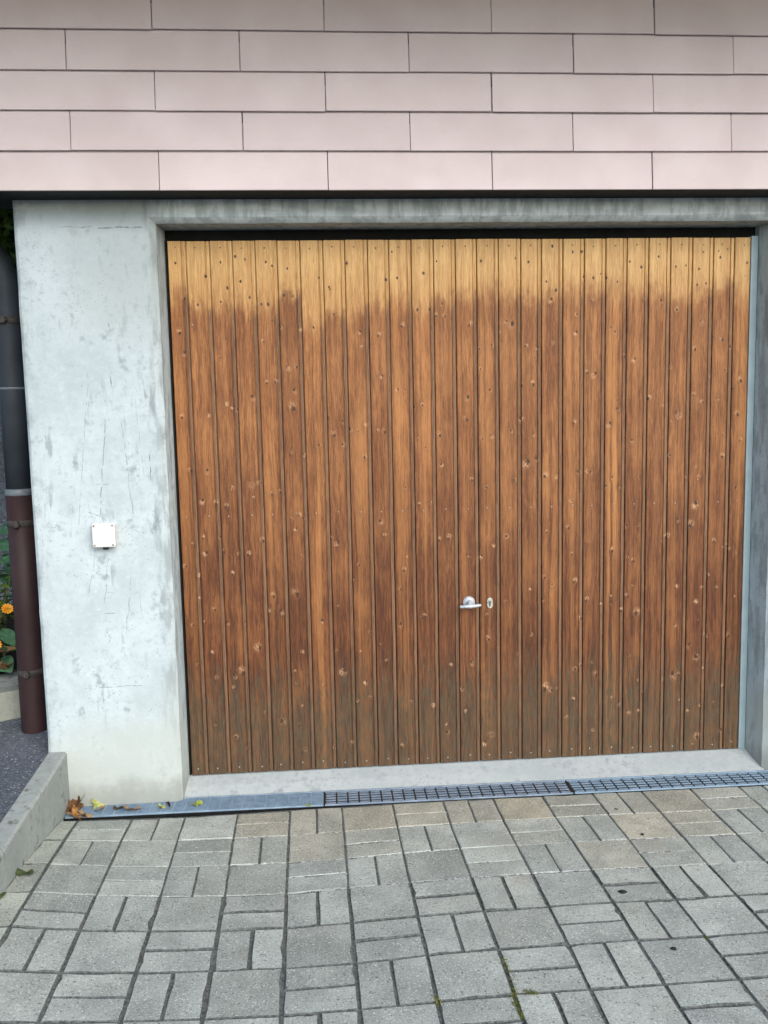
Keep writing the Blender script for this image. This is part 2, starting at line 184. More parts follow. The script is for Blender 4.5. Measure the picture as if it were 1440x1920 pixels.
# ---- cast concrete: scratches are (ax, az, bx, bz, half width, strength)
def mat_concrete(name, base, dark, tint, lines=(), patches=True, stain=0.62):
    b = NB(name); p = b.geo(); x, y, z = b.sep(p)
    n1 = b.noise(p, 3.1, 5, 0.62); n2 = b.noise(p, 13, 6, 0.65); n3 = b.noise(p, 90, 4, 0.7); n4 = b.noise(b.comb(b.mul(x, 30.0), b.mul(y, 30.0), b.mul(z, 7.0)), 1.0, 4, 0.6)
    col = b.mix(b.step(b.add(b.mul(n1, 0.6), b.mul(n2, 0.4)), 0.38, 0.62), base, tint)
    col = b.mix(b.mul(b.step(n2, 0.56, 0.72), stain), col, dark)
    col = b.mix(b.mul(b.mul(b.step(n4, 0.57, 0.70), b.step(n1, 0.42, 0.62)), stain * 0.9), col, dark)
    col = b.mix(b.mul(b.step(n3, 0.60, 0.74), 0.30), col, tuple(c * 0.72 for c in base))
    n5 = b.noise(p, 34, 5, 0.72)
    col = b.mix(b.mul(b.mul(b.step(n5, 0.53, 0.66), b.step(n1, 0.40, 0.60, 0.25, 1.0)), 0.50 * stain), col, dark)
    col = b.mix(b.mul(b.step(n5, 0.46, 0.34), 0.35), col, tuple(min(1, c * 1.12) for c in tint))
    pits = b.mul(b.step(b.vor(p, 70), 0.16, 0.07), b.step(b.noise(p, 6, 2), 0.50, 0.62))
    col = b.mix(b.mul(pits, 0.8), col, tuple(c * 0.25 for c in base))
    hgt = b.sub(b.add(b.mul(n3, 0.3), b.mul(n2, 0.5)), b.mul(pits, 0.6))
    if patches:
        # greyer bare patch under the lintel, grime climbing at both edges, yellowish splash zone at the foot
        up_ = b.mul(b.step(b.add(z, b.mul(b.sub(n1, 0.5), 1.3)), 1.72, 2.05), b.step(b.add(x, b.mul(b.sub(n2, 0.5), 0.5)), -0.46, -0.18))
        col = b.mix(b.mul(up_, 0.55), col, (0.29, 0.322, 0.305))
        topb = b.mul(b.step(b.add(z, b.mul(b.sub(n2, 0.5), 0.10)), 2.16, 2.27), b.step(x, 0.25, -0.05, 0.10, 1.0))
        col = b.mix(b.mul(topb, b.step(n2, 0.35, 0.65, 0.0, 0.5)), col, (0.27, 0.30, 0.28))
        bloom = b.mul(b.mul(b.step(b.add(z, b.mul(b.sub(n1, 0.5), 0.10)), 2.262, 2.246), b.step(z, 2.219, 2.227)), b.mul(b.step(x, -0.06, 0.05), b.step(n2, 0.36, 0.52)))  # irregular white lime stain along the lower lintel, also lifting its shaded face
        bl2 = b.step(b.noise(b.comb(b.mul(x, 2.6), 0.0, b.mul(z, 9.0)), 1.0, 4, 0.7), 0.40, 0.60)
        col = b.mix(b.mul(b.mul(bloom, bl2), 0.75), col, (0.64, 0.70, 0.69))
        col = b.mix(b.mul(b.step(z, 2.2, 2.225), b.mul(b.step(x, -0.06, 0.05), b.step(n2, 0.36, 0.60, 0.85, 0.35))), col, (0.58, 0.64, 0.63))  # whole lintel face painted paler to make up for the overhang's shade
        edg = b.mul(b.step(b.add(x, b.mul(b.sub(n4, 0.5), 0.16)), -0.47, -0.535), b.step(n2, 0.38, 0.6))
        col = b.mix(b.mul(edg, 0.5), col, dark)
        edr = b.mul(b.step(b.add(x, b.mul(b.sub(n4, 0.5), 0.12)), -0.085, -0.04), b.step(n4, 0.42, 0.6))
        col = b.mix(b.mul(edr, 0.45), col, dark)
        foot = b.step(b.add(z, b.mul(b.sub(n1, 0.5), 0.7)), 0.42, 0.10)
        col = b.mix(b.mul(foot, 0.6), col, (0.37, 0.39, 0.34))
        wet = b.step(b.add(z, b.mul(b.sub(n2, 0.5), 0.13)), 0.075, -0.03)
        col = b.mix(b.mul(wet, 0.65), col, (0.20, 0.205, 0.175))
        # cast shutter seam on the jamb side: rust-brown streak in the rebate
        rv = b.mul(b.mul(b.step(y, -0.10, -0.06), b.step(b.add(n4, b.mul(b.sub(n1, 0.5), 0.6)), 0.50, 0.70)), 0.5)
        col = b.mix(rv, col, (0.22, 0.225, 0.19))
    wob = b.mul(b.sub(b.noise(p, 16, 3), 0.5), 0.018); brk = b.noise(p, 45, 3)
    for (ax, az, bx, bz, hw, st) in lines:
        L = math.hypot(bx - ax, bz - az); ux, uz = (bx - ax) / L, (bz - az) / L
        al = b.sub(b.vmath('DOT_PRODUCT', p, (ux, 0, uz)), ax * ux + az * uz)
        pe = b.add(b.sub(b.vmath('DOT_PRODUCT', p, (-uz, 0, ux)), -ax * uz + az * ux), wob)
        mk = b.mul(b.step(b.math('ABSOLUTE', pe), hw, hw * 0.35), b.mul(b.step(al, 0.0, 0.02), b.step(al, L, L - 0.02)))
        mk = b.mul(mk, b.step(brk, 0.36, 0.58))
        mk = b.mul(mk, b.step(y, -0.112, -0.118))
        col = b.mix(b.mul(mk, st), col, tuple(c * 0.45 for c in base)); hgt = b.sub(hgt, b.mul(mk, st * 0.6))
    b.bump(hgt, 0.45, 0.004)
    return b.done(col, 0.85, 0.25)

def mat_paver():
    b = NB('concrete_paver'); p = b.geo(); rnd = b.mul(b.objinfo('Random'), 13.0); oc = b.objinfo('Color')
    pv = b.vmath('ADD', p, b.comb(rnd, b.mul(rnd, 1.7), 0.0))
    n1 = b.noise(pv, 7, 4); n2 = b.noise(pv, 60, 4, 0.7); n3 = b.noise(pv, 180, 3, 0.75); n4 = b.noise(b.vmath('ADD', pv, (5, 3, 1)), 140, 2, 0.7)
    t = b.add(0.90, b.mul(b.objinfo('Random'), 0.22))
    col = b.mix(b.step(n1, 0.32, 0.7), (0.218, 0.233, 0.202), (0.315, 0.332, 0.288))
    col = b.mix(1.0, col, b.comb(t, t, t), 'MULTIPLY')
    col = b.mix(1.0, col, oc, 'MULTIPLY')
    col = b.mix(b.mul(b.step(n2, 0.54, 0.70), 0.35), col, (0.15, 0.168, 0.155))
    col = b.mix(b.mul(b.step(n3, 0.55, 0.66), 0.85), col, (0.56, 0.58, 0.52))
    col = b.mix(b.mul(b.step(n4, 0.58, 0.68), 0.85), col, (0.070, 0.077, 0.070))
    brown = b.mul(b.step(b.noise(pv, 5, 3), 0.52, 0.68), b.step(b.noise(p, 2.2, 2), 0.50, 0.62))
    col = b.mix(b.mul(brown, 0.25), col, (0.26, 0.215, 0.165))
    b.bump(b.add(b.mul(n3, 0.6), b.mul(n2, 0.6)), 0.55, 0.003)
    return b.done(col, 0.86, 0.25)

def mat_asphalt(name='asphalt', k=1.0):
    b = NB(name); p = b.geo(); n1 = b.noise(p, 4, 4); v = b.vor(p, 190, out='Color'); n3 = b.noise(p, 260, 3, 0.7)
    g = b.sep(v)[0]
    col = b.mix(b.step(n1, 0.3, 0.7), (0.045 * k, 0.053 * k, 0.064 * k), (0.075 * k, 0.085 * k, 0.098 * k))
    col = b.mix(b.mul(b.step(g, 0.25, 1.0), 0.45), col, (0.22 * k, 0.235 * k, 0.25 * k))
    col = b.mix(b.mul(b.step(g, 0.965, 0.985), 0.8), col, (0.42, 0.44, 0.45))
    col = b.mix(b.mul(b.step(n3, 0.5, 0.7), 0.4), col, (0.03, 0.035, 0.042))
    b.bump(b.add(g, n3), 0.6, 0.004)
    return b.done(col, 0.85, 0.3)

def mat_clad():
    b = NB('pink_fibre_cement'); p = b.geo(); x, y, z = b.sep(p); rnd = b.objinfo('Random')
    n1 = b.noise(p, 5, 4); n2 = b.noise(b.comb(b.mul(x, 40.0), y, b.mul(z, 160.0)), 1.0, 3); n3 = b.noise(p, 300, 2)
    col = b.mix(b.step(n1, 0.3, 0.72), (0.508, 0.422, 0.402), (0.562, 0.476, 0.454))
    t = b.add(0.935, b.mul(rnd, 0.11)); col = b.mix(1.0, col, b.comb(t, b.add(t, 0.004), t), 'MULTIPLY')
    col = b.mix(b.mul(b.step(n2, 0.5, 0.75), 0.12), col, (0.40, 0.325, 0.32))
    col = b.mix(b.mul(b.step(n3, 0.55, 0.75), 0.08), col, (0.35, 0.28, 0.28))
    b.bump(b.add(n3, n2), 0.08, 0.001)
    return b.done(col, 0.62, 0.3)

def mat_joint():
    b = NB('joint_sand'); p = b.geo(); n1 = b.noise(p, 90, 4, 0.7); n2 = b.noise(p, 2.5, 2)
    col = b.mix(b.step(n1, 0.35, 0.65), (0.055, 0.061, 0.056), (0.140, 0.146, 0.130))
    b.bump(n1, 0.8, 0.004); return b.done(col, 0.95, 0.1)
def mat_lime():
    b = NB('lime_bloom'); p = b.geo(); n1 = b.noise(p, 60, 4, 0.7)
    col = b.mix(b.step(n1, 0.44, 0.56), (0.10, 0.105, 0.10), (0.50, 0.52, 0.49))
    b.bump(n1, 0.8, 0.003); return b.done(col, 0.95, 0.1)
def mat_steel(name, c, c2, dirt):
    b = NB(name); p = b.geo(); n1 = b.noise(p, 16, 4); n2 = b.noise(p, 120, 3, 0.7)
    col = b.mix(b.step(n1, 0.3, 0.7), c2, c); col = b.mix(b.mul(b.step(n2, 0.52, 0.7), 0.4), col, dirt)
    b.bump(n2, 0.25, 0.001); return b.done(col, b.step(n2, 0.3, 0.7, 0.42, 0.7), 0.4, 0.25)
def mat_leaf(name, c, c2, scale=45):
    b = NB(name); p = b.coord('Object'); n1 = b.noise(p, scale, 3)
    b.bsdf.inputs['Subsurface Weight'].default_value = 0.0
    return b.done(b.mix(b.step(n1, 0.35, 0.65), c2, c), 0.6, 0.3)

def T3(c, k): return tuple(v * k for v in c)
M = {}
M['wood'] = mat_wood()
M['clad'] = mat_clad()
M['paver'] = mat_paver(); M['joint'] = mat_joint(); M['lime'] = mat_lime()
M['asphalt'] = mat_asphalt(); M['asphalt_far'] = mat_asphalt('grey_roughcast', 1.5)
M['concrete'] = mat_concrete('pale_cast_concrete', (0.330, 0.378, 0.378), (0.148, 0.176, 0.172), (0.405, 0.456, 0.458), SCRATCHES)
M['kerb'] = mat_concrete('kerb_concrete', (0.225, 0.242, 0.218), (0.085, 0.09, 0.074), (0.285, 0.302, 0.278), (), False, 1.2)
M['sill'] = mat_concrete('sill_concrete', (0.262, 0.285, 0.275), (0.17, 0.19, 0.195), (0.31, 0.33, 0.315), (), False, 0.7)
M['planter'] = mat_concrete('planter_concrete', (0.185, 0.19, 0.16), (0.08, 0.085, 0.07), (0.22, 0.225, 0.19), (), False, 0.7)
M['grate_pale'] = mat_steel('galvanised_steel', (0.245, 0.33, 0.40), (0.175, 0.25, 0.31), (0.11, 0.15, 0.18))
M['grate_dark'] = mat_steel('galvanised_steel_worn', (0.235, 0.29, 0.345), (0.155, 0.20, 0.25), (0.08, 0.10, 0.125))
M['silt'] = simple('dried_silt', (0.185, 0.255, 0.315), (0.13, 0.185, 0.235), 30, 0.9, 0.1)
M['black'] = simple('dark_void', (0.012, 0.013, 0.012), None, 20, 0.9, 0.1)
M['soffit'] = simple('black_vent_soffit', (0.022, 0.024, 0.022), (0.014, 0.015, 0.014), 30, 0.7, 0.2)
M['frame'] = simple('grey_blue_frame_paint', (0.235, 0.305, 0.315), (0.20, 0.26, 0.27), 12, 0.5, 0.4)
M['pipe_low'] = simple('brown_painted_pipe', (0.030, 0.014, 0.014), (0.022, 0.011, 0.011), 14, 0.6, 0.25)
M['pipe_up'] = simple('dark_zinc_pipe', (0.030, 0.037, 0.043), (0.022, 0.027, 0.032), 9, 0.62, 0.2)
M['clamp'] = simple('rusty_clamp_and_rib_shade', (0.050, 0.042, 0.036), (0.025, 0.020, 0.018), 60, 0.7, 0.3)
M['collar'] = simple('zinc_collar', (0.12, 0.14, 0.15), None, 30, 0.5, 0.4)
M['box'] = simple('cream_plastic', (0.58, 0.545, 0.52), (0.54, 0.505, 0.48), 14, 0.45, 0.4, bump=0.03)
M['screw'] = simple('steel_screw', (0.34, 0.32, 0.30), (0.22, 0.20, 0.18), 200, 0.45, 0.5, 0.5)
M['screw_dark'] = simple('dull_nail', (0.10, 0.07, 0.045), None, 200, 0.6, 0.3)
M['alu'] = simple('cast_aluminium', (0.40, 0.42, 0.43), (0.30, 0.32, 0.33), 60, 0.38, 0.5, 0.15, 0.05)
M['brass'] = simple('tarnished_plate', (0.46, 0.46, 0.37), (0.26, 0.27, 0.21), 220, 0.5, 0.4, 0.3)
M['soil'] = simple('soil', (0.05, 0.038, 0.028), (0.02, 0.016, 0.012), 60, 0.95, 0.1, bump=0.8)
M['leaf_green'] = mat_leaf('green_leaf', (0.075, 0.175, 0.085), (0.036, 0.10, 0.055))
M['leaf_lime'] = mat_leaf('light_leaf', (0.13, 0.20, 0.035), (0.07, 0.13, 0.02))
M['stem'] = simple('plant_stem', (0.16, 0.17, 0.06), None, 60)
M['dry_stem'] = simple('withered_leaf', (0.20, 0.115, 0.05), (0.10, 0.055, 0.025), 60)
M['petal'] = mat_leaf('orange_petal', (0.85, 0.36, 0.02), (0.78, 0.26, 0.01))
M['bark'] = simple('bark', (0.09, 0.07, 0.05), (0.04, 0.03, 0.022), 50, 0.9, 0.1, bump=0.8)
M['moss'] = mat_leaf('moss', (0.16, 0.165, 0.035), (0.07, 0.078, 0.018), 200)
M['gum'] = simple('dried_gum', (0.020, 0.022, 0.018), None, 200, 0.8, 0.2)
LEAFC = {'rust': ((0.15, 0.066, 0.022), (0.06, 0.026, 0.010)), 'amber': ((0.30, 0.145, 0.035), (0.15, 0.062, 0.018)),
         'tan': ((0.36, 0.235, 0.11), (0.22, 0.125, 0.05)), 'brown': ((0.085, 0.048, 0.022), (0.045, 0.025, 0.012)),
         'yellow': ((0.36, 0.37, 0.11), (0.24, 0.25, 0.06)), 'maroon': ((0.075, 0.022, 0.018), (0.04, 0.012, 0.010)),
         'lime': ((0.25, 0.29, 0.05), (0.15, 0.19, 0.03)), 'green': ((0.055, 0.075, 0.022), (0.03, 0.045, 0.014))}
for k_, (a_, b_) in LEAFC.items(): M['fallen_' + k_] = mat_leaf('fallen_leaf_' + k_, a_, b_, 90)

# ---------------------------------------------------------------- mesh helpers
def link(name, me, mat, parent=None):
    o = bpy.data.objects.new(name, me); COL.objects.link(o)
    if mat is not None and not me.materials: me.materials.append(mat)
    if parent is not None: o.parent = parent
    return o
def mesh(name, v, f, smooth=False):
    me = bpy.data.meshes.new(name); me.from_pydata(v, [], f); me.update()
    if smooth:
        for p in me.polygons: p.use_smooth = True
    return me
def obj(name, v, f, mat, parent=None, smooth=False): return link(name, mesh(name, v, f, smooth), mat, parent)
def bm_obj(name, bm, mat, parent=None, smooth=False):
    bmesh.ops.recalc_face_normals(bm, faces=bm.faces)
    me = bpy.data.meshes.new(name); bm.to_mesh(me); bm.free()
    if smooth:
        for p in me.polygons: p.use_smooth = True
    return link(name, me, mat, parent)
def box_bm(x0, x1, y0, y1, z0, z1, bev=0.0, seg=2):
    bm = bmesh.new(); r = bmesh.ops.create_cube(bm, size=1.0)
    for v in bm.verts: v.co = Vector(((x0 + x1) / 2 + v.co.x * (x1 - x0), (y0 + y1) / 2 + v.co.y * (y1 - y0), (z0 + z1) / 2 + v.co.z * (z1 - z0)))
    if bev: bmesh.ops.bevel(bm, geom=list(bm.edges), offset=bev, segments=seg, affect='EDGES', profile=0.6)
    return bm
def box(name, x0, x1, y0, y1, z0, z1, mat, parent=None, bev=0.0, seg=2):
    return bm_obj(name, box_bm(x0, x1, y0, y1, z0, z1, bev, seg), mat, parent)
def tube(path, radii, n=20, cap=True):
    v, f = [], []; m = len(path)
    for i, p in enumerate(path):
        p = Vector(p); a = Vector(path[max(i - 1, 0)]); c = Vector(path[min(i + 1, m - 1)]); t = (c - a).normalized()
        s = t.cross(Vector((0.31, 0.95, 0.05))).normalized(); u = s.cross(t)
        for k in range(n):
            an = 2 * math.pi * k / n; v.append(tuple(p + (s * math.cos(an) + u * math.sin(an)) * radii[i]))
    for i in range(m - 1):
        for k in range(n):
            f.append((i * n + k, i * n + (k + 1) % n, (i + 1) * n + (k + 1) % n, (i + 1) * n + k))
    if cap: f.append(tuple(range(n - 1, -1, -1))); f.append(tuple(range((m - 1) * n, m * n)))
    return v, f
def empty(name, loc=(0, 0, 0), parent=None):
    o = bpy.data.objects.new(name, None); COL.objects.link(o); o.location = loc
    o.empty_display_size = 0.1
    if parent is not None: o.parent = parent
    return o
def tag(o, label=None, cat=None, group=None, kind=None):
    if label: o['label'] = label
    if cat: o['category'] = cat
    if group: o['group'] = group
    if kind: o['kind'] = kind
    return o
def jit(a): return random.uniform(-a, a)

# ================================================================ the setting
def ground_z(x, y):                                    # height of the paving surface, bilinear in the measured corners
    best = None
    u = (x - CORNERS[0][0][0]) / 0.202; v = (CORNERS[0][0][1] - y) / 0.202
    i = min(max(int(math.floor(u)), 0), len(CORNERS[0]) - 2); j = min(max(int(math.floor(v)), 0), len(CORNERS) - 2)
    a, c = min(max(u - i, 0), 1), min(max(v - j, 0), 1)
    g = lambda p, q: CORNERS[q][p][2]
    return (g(i, j) * (1 - a) + g(i + 1, j) * a) * (1 - c) + (g(i, j + 1) * (1 - a) + g(i + 1, j + 1) * a) * c

NJ, NI = len(CORNERS), len(CORNERS[0])
# far ground sheet
tag(obj('ground', [(-400, -600, -0.30), (400, -600, -0.30), (400, 400, -0.30), (-400, 400, -0.30)], [(0, 1, 2, 3)], M['asphalt']), kind='structure')
# forecourt in front of the built pavers and to the right
fv = [(-0.468, -2.25, -0.035), (2.86, -2.20, -0.030), (2.86, -0.23, -0.072), (9, -0.23, -0.072), (9, -14, -0.10), (-0.468, -14, -0.10)]
tag(obj('forecourt', fv, [(0, 1, 4, 5), (1, 2, 3, 4)], M['asphalt']), kind='structure')

# bed of jointing sand, following the uneven paving
bv, bf = [], []
bx0 = [(-0.474 - 0.008 * 0, ) for _ in range(1)]
for j in range(NJ):
    row = [(-0.470 - 0.003 * j, CORNERS[j][0][1], CORNERS[j][0][2])] + list(CORNERS[j])
    for (x, y, z) in row: bv.append((x, y + (0.012 if j == 0 else 0), z - 0.0042))
RW = NI + 1
for j in range(NJ - 1):
    for i in range(RW - 1): bf.append((j * RW + i, (j + 1) * RW + i, (j + 1) * RW + i + 1, j * RW + i + 1))
paving = tag(obj('paving', bv, bf, M['joint'], None, True), kind='structure')

def lerp(a, b, t): return tuple(p + (q - p) * t for p, q in zip(a, b))
def quadpt(c, s, t): return Vector(lerp(lerp(c[0], c[1], s), lerp(c[3], c[2], s), t))
def paver(c, s0, s1, t0, t1, gx0, gx1, gy0, gy1, tint, dirty=False):
    # one block: the patch s0..s1 x t0..t1 of cell c, drawn back by its joints, with a worn chamfer
    wx = (Vector(c[1]) - Vector(c[0])).length; wy = (Vector(c[3]) - Vector(c[0])).length
    A, B, Cc, D = s0 + gx0 / wx, s1 - gx1 / wx, t0 + gy0 / wy, t1 - gy1 / wy
    ch = 0.0026; hx, hy = ch / wx, ch / wy
    tilt = (jit(0.0012), jit(0.0012)); dz = jit(0.0011)
    v = []; SG = 4; n = 4 * SG
    js = [(jit(0.0010), jit(0.0010)) for _ in range(n)]
    chip = [1.0 + (random.uniform(0.8, 2.6) if random.random() < 0.10 else jit(0.25)) for _ in range(n)]
    def ring(e, dzz):
        cr = ((A + hx * e, D - hy * e), (B - hx * e, D - hy * e), (B - hx * e, Cc + hy * e), (A + hx * e, Cc + hy * e))
        for k in range(n):
            c0, c1, u = cr[k // SG], cr[(k // SG + 1) % 4], (k % SG) / SG
            s, t = c0[0] + (c1[0] - c0[0]) * u, c0[1] + (c1[1] - c0[1]) * u
            if e >= 1.0:                                   # worn spots bite a little further into the top
                m_ = (chip[k] - 1.0) * e
                s += hx * m_ * (1 if s < (A + B) / 2 else -1) * (1 if k // SG in (1, 3) else 0); t += hy * m_ * (1 if t < (Cc + D) / 2 else -1) * (1 if k // SG in (0, 2) else 0)
            p = quadpt(c, s, t); q = js[k]
            v.append((p.x + q[0], p.y + q[1], p.z + dz + dzz + tilt[0] * (2 * (s - A) / (B - A) - 1) + tilt[1] * (2 * (t - Cc) / (D - Cc) - 1)))
    ring(0, -0.045); ring(0, -0.0026); ring(1.0, 0.0)
    f = [tuple(range(2 * n, 3 * n))]
    for r in range(2):
        for k in range(n): f.append((r * n + k, r * n + (k + 1) % n, r * n + n + (k + 1) % n, r * n + n + k))
    o = obj('paver', v, f, M['paver'], paving)
    if dirty:
        o.data.materials.append(M['joint'])
        for p in o.data.polygons[1:]: p.material_index = 1
    o.color = (*tint, 1); return o
def strip(a, b, wdt):                                   # pale lime bloom standing in a joint
    a, b = Vector(a), Vector(b); d = (b - a); n = Vector((-d.y, d.x, 0)).normalized() * wdt
    k = 6; v, f = [], []
    for i in range(k + 1):
        p = a + d * (i / k); ww = random.uniform(0.6, 1.1)
        v += [tuple(p + n * ww + Vector((0, 0, -0.0016))), tuple(p - n * ww + Vector((0, 0, -0.0016)))]
    for i in range(k): f.append((2 * i, 2 * i + 1, 2 * i + 3, 2 * i + 2))
    return obj('mortar_joint', v, f, M['lime'], paving)
def tint_for(i, j):
    g = random.uniform(0.95, 1.06)
    t = Vector((1, 1, 1.0)) * g
    warm = 0.0
    if j == 0: warm = {3: .75, 4: .55, 5: .8, 6: .65, 7: .5, 8: .85, 9: .45, 10: .45, 11: .7, 12: .3}.get(i, 0.08)
    elif j == 1: warm = {3: .2, 4: .45, 5: .25, 6: .15, 7: .1, 8: .2, 10: .75, 11: .55, 9: .1}.get(i, 0.03)
    elif j == 2: warm = {9: .45, 10: .1}.get(i, 0.02)
    warm = max(0, warm + jit(0.08))
    t = Vector((t.x * (1 + 0.20 * warm), t.y * (1 + 0.02 * warm), t.z * (1 - 0.17 * warm)))
    br = {(9, 2): 1.2, (10, 1): 1.12, (0, 0): 1.1, (1, 0): 1.08, (2, 0): 1.12, (6, 1): 1.12, (7, 1): 1.15, (8, 1): 1.12, (7, 2): 1.12, (11, 0): .92, (11, 1): .86}.get((i, j), 1.0)
    return tuple(t * br)
SEQ = 'HVS'
for j in range(NJ - 1):
    for i in range(NI - 1):
        c = (CORNERS[j + 1][i], CORNERS[j + 1][i + 1], CORNERS[j][i + 1], CORNERS[j][i])
        ty = SEQ[(i + j) % 3]
        gl = random.uniform(0.0030, 0.0050) if i < 5 else random.uniform(0.0028, 0.0045)
        gr = random.uniform(0.0030, 0.0052) if i < 4 else random.uniform(0.0025, 0.0042)
        gb, gt = (random.uniform(0.0016, 0.0026), random.uniform(0.0016, 0.0026)) if j < 3 else (random.uniform(0.0024, 0.0042), random.uniform(0.0024, 0.0042))
        tn = lambda: tint_for(i, j)
        if ty == 'S': paver(c, 0, 1, 0, 1, gl, gr, gb, gt, tn(), j > 2)
        elif ty == 'H':
            m = 0.5 + jit(0.02); g = random.uniform(0.0016, 0.0026) if j < 3 else random.uniform(0.0030, 0.0044)
            paver(c, 0, 1, 0, m, gl, gr, gb, g, tn(), j > 2); paver(c, 0, 1, m, 1, gl, gr, g, gt, tn(), j > 2)
        else:
            m = 0.5 + jit(0.015); g = random.uniform(0.0026, 0.0045) if i < 9 else 0.003
            paver(c, 0, m, 0, 1, gl, g, gb, gt, tn(), j > 2); paver(c, m, 1, 0, 1, g, gr, gb, gt, tn(), j > 2)
        # lime bloom in the nearer cross joints of the first rows
        if j <= 3 and (i, j) in LIME:
            strip(lerp(c[0], c[1], 0.04), lerp(c[0], c[1], 0.96), 0.0032)
        if ty == 'H' and j <= 3 and (i, j) in LIME_MID:
            strip(lerp(c[0], c[3], 0.5), lerp(c[1], c[2], 0.5), 0.0030)
    # cut blocks between the first column and the kerb
    xl0, xl1 = -0.468 - 0.003 * j, -0.468 - 0.003 * (j + 1)
    a, d_ = CORNERS[j][0], CORNERS[j + 1][0]
    c = ((xl1, d_[1], d_[2] + 0.004), d_, a, (xl0, a[1], a[2] + 0.004))
    paver(c, 0, 1, 0, 1, 0.002, 0.003, 0.0012, 0.0012, (1.06, 1.05, 1.0), True)

# sloped concrete sill between door and drain; runs on into the dark garage
sv, sf = [], []
for i in range(41):
    x = -0.45 + 3.2 * i / 40
    for (y, z) in ((1.2, -0.006), (0.03, -0.004), (0.0, -0.006), (-0.05, -0.030 + jit(0.001)), (-0.088 - 0.010 * (x - 0.55), -0.055), (-0.093 - 0.010 * (x - 0.55), -0.10)): sv.append((x, y, z))
for i in range(40):
    for k in range(5): sf.append((i * 6 + k, i * 6 + k + 1, i * 6 + 7 + k, i * 6 + 6 + k))
tag(obj('sill', sv, sf, M['sill']), kind='structure')

# drain channel trough below the grates, near-black to paint shade into the slots
def gy_(x, off): return off - 0.010 * (x - 0.55)
tv, tf = [], []
for x in (-0.47, 2.85):
    for (o_, z) in ((-0.093, -0.062), (-0.093, -0.16), (-0.226, -0.16), (-0.226, -0.062)): tv.append((x, gy_(x, o_), z))
tf = [(0, 1, 5, 4), (1, 2, 6, 5), (2, 3, 7, 6)]
tag(obj('drain_channel', tv, tf, M['black']), kind='structure')

# raised asphalt yard left of the kerb, rising gently away
def yard_z(y): return 0.158 + 0.055 * (min(y, 0.6) + 0.12)
yv = [(-0.535, y, yard_z(y)) for y in (-5, -2, -0.8, -0.12, 0.3, 3.2)] + [(-7, y, yard_z(y)) for y in (-5, -2, -0.8, -0.12, 0.3, 3.2)]
tag(obj('asphalt_yard', yv, [(i, i + 1, i + 7, i + 6) for i in range(5)], M['asphalt']), kind='structure')

# ================================================================ the garage
garage = tag(empty('garage', (1.2, 0, 0)), 'house front with wooden garage door in a pale concrete frame under pink shingles', 'garage')
def gpart(o): o.parent = garage; o.matrix_parent_inverse = Matrix.Translation((-1.2, 0, 0)); return o

YF = -0.120                                           # front of the concrete
XL, XR, ZT = -0.012, 2.378, 2.205                     # reveal lines at the door
XLF, XRF = -0.024, 2.402                              # reveal lines near the front (slightly splayed)
CH = 0.021
# concrete frame: vertical strips so that arrises can wander like cast edges
def wander(s, k, a): return a * noise.noise(Vector((s * 9.0, k * 7.7, 0.3))) + a * 0.6 * noise.noise(Vector((s * 34.0, k * 3.1, 1.3)))
cv, cf = [], []
def strip_mesh(rows):
    n = len(rows[0]); b0 = len(cv)
    for r in rows: cv.extend(r)
    for i in range(len(rows) - 1):
        for k in range(n - 1):
            cf.append((b0 + i * n + k, b0 + i * n + k + 1, b0 + (i + 1) * n + k + 1, b0 + (i + 1) * n + k))
ZTOP = 2.288
def pier_left():
    rows = []; N = 64
    for i in range(N + 1):
        z = -0.16 + (ZT + CH + 0.16) * i / N
        cl = XLF - CH + wander(z, 1, 0.0025); top = min(1.0, max(0.0, (ZT - z) / 0.001))
        zz = z if i < N else ZT + CH
        zc = min(zz, ZT)                               # chamfer and reveal stop at the soffit
        rows.append([(-0.54, 0.6, zz), (-0.54, YF + 0.014, zz), (-0.536 + wander(z, 5, 0.003), YF + 0.006, zz), (-0.526 + wander(z, 2, 0.004), YF, zz), (-0.38, YF + wander(z, 8, 0.001), zz), (-0.2, YF + wander(z, 9, 0.001), zz), (cl, YF, zz),
                     (XLF + wander(z, 3, 0.002), YF + CH, zc), (XL, -0.002, zc), (XL, 0.12, zc)])
    strip_mesh(rows)
def pier_right():
    rows = []; N = 64
    for i in range(N + 1):
        z = -0.16 + (ZT + CH + 0.16) * i / N; zc = min(z, ZT)
        rows.append([(XR, 0.12, zc), (XR, -0.002, zc), (XRF + wander(z, 13, 0.002), YF + CH, zc), (XRF + CH + wander(z, 11, 0.0025), YF, z), (4.6, YF, z), (4.6, 0.6, z)])
    strip_mesh(rows)
def lintel():
    rows = []; N = 70; x0, x1 = XLF - CH, XRF + CH
    for i in range(N + 1):
        t = i / N; xf = x0 + (x1 - x0) * t; xc = XLF + (XRF - XLF) * t; xb = XL + (XR - XL) * t
        rows.append([(xf, YF, ZTOP), (xf, YF + 0.0005, ZT + CH + 0.03), (xf, YF, ZT + CH + (wander(xf, 21, 0.003) if 0 < i < N else 0)), (xc, YF + CH, ZT + (wander(xf, 22, 0.002) if 0 < i < N else 0)), (xb, -0.002, ZT), (xb, 0.12, ZT)])
    strip_mesh(rows)
pier_left(); pier_right(); lintel()
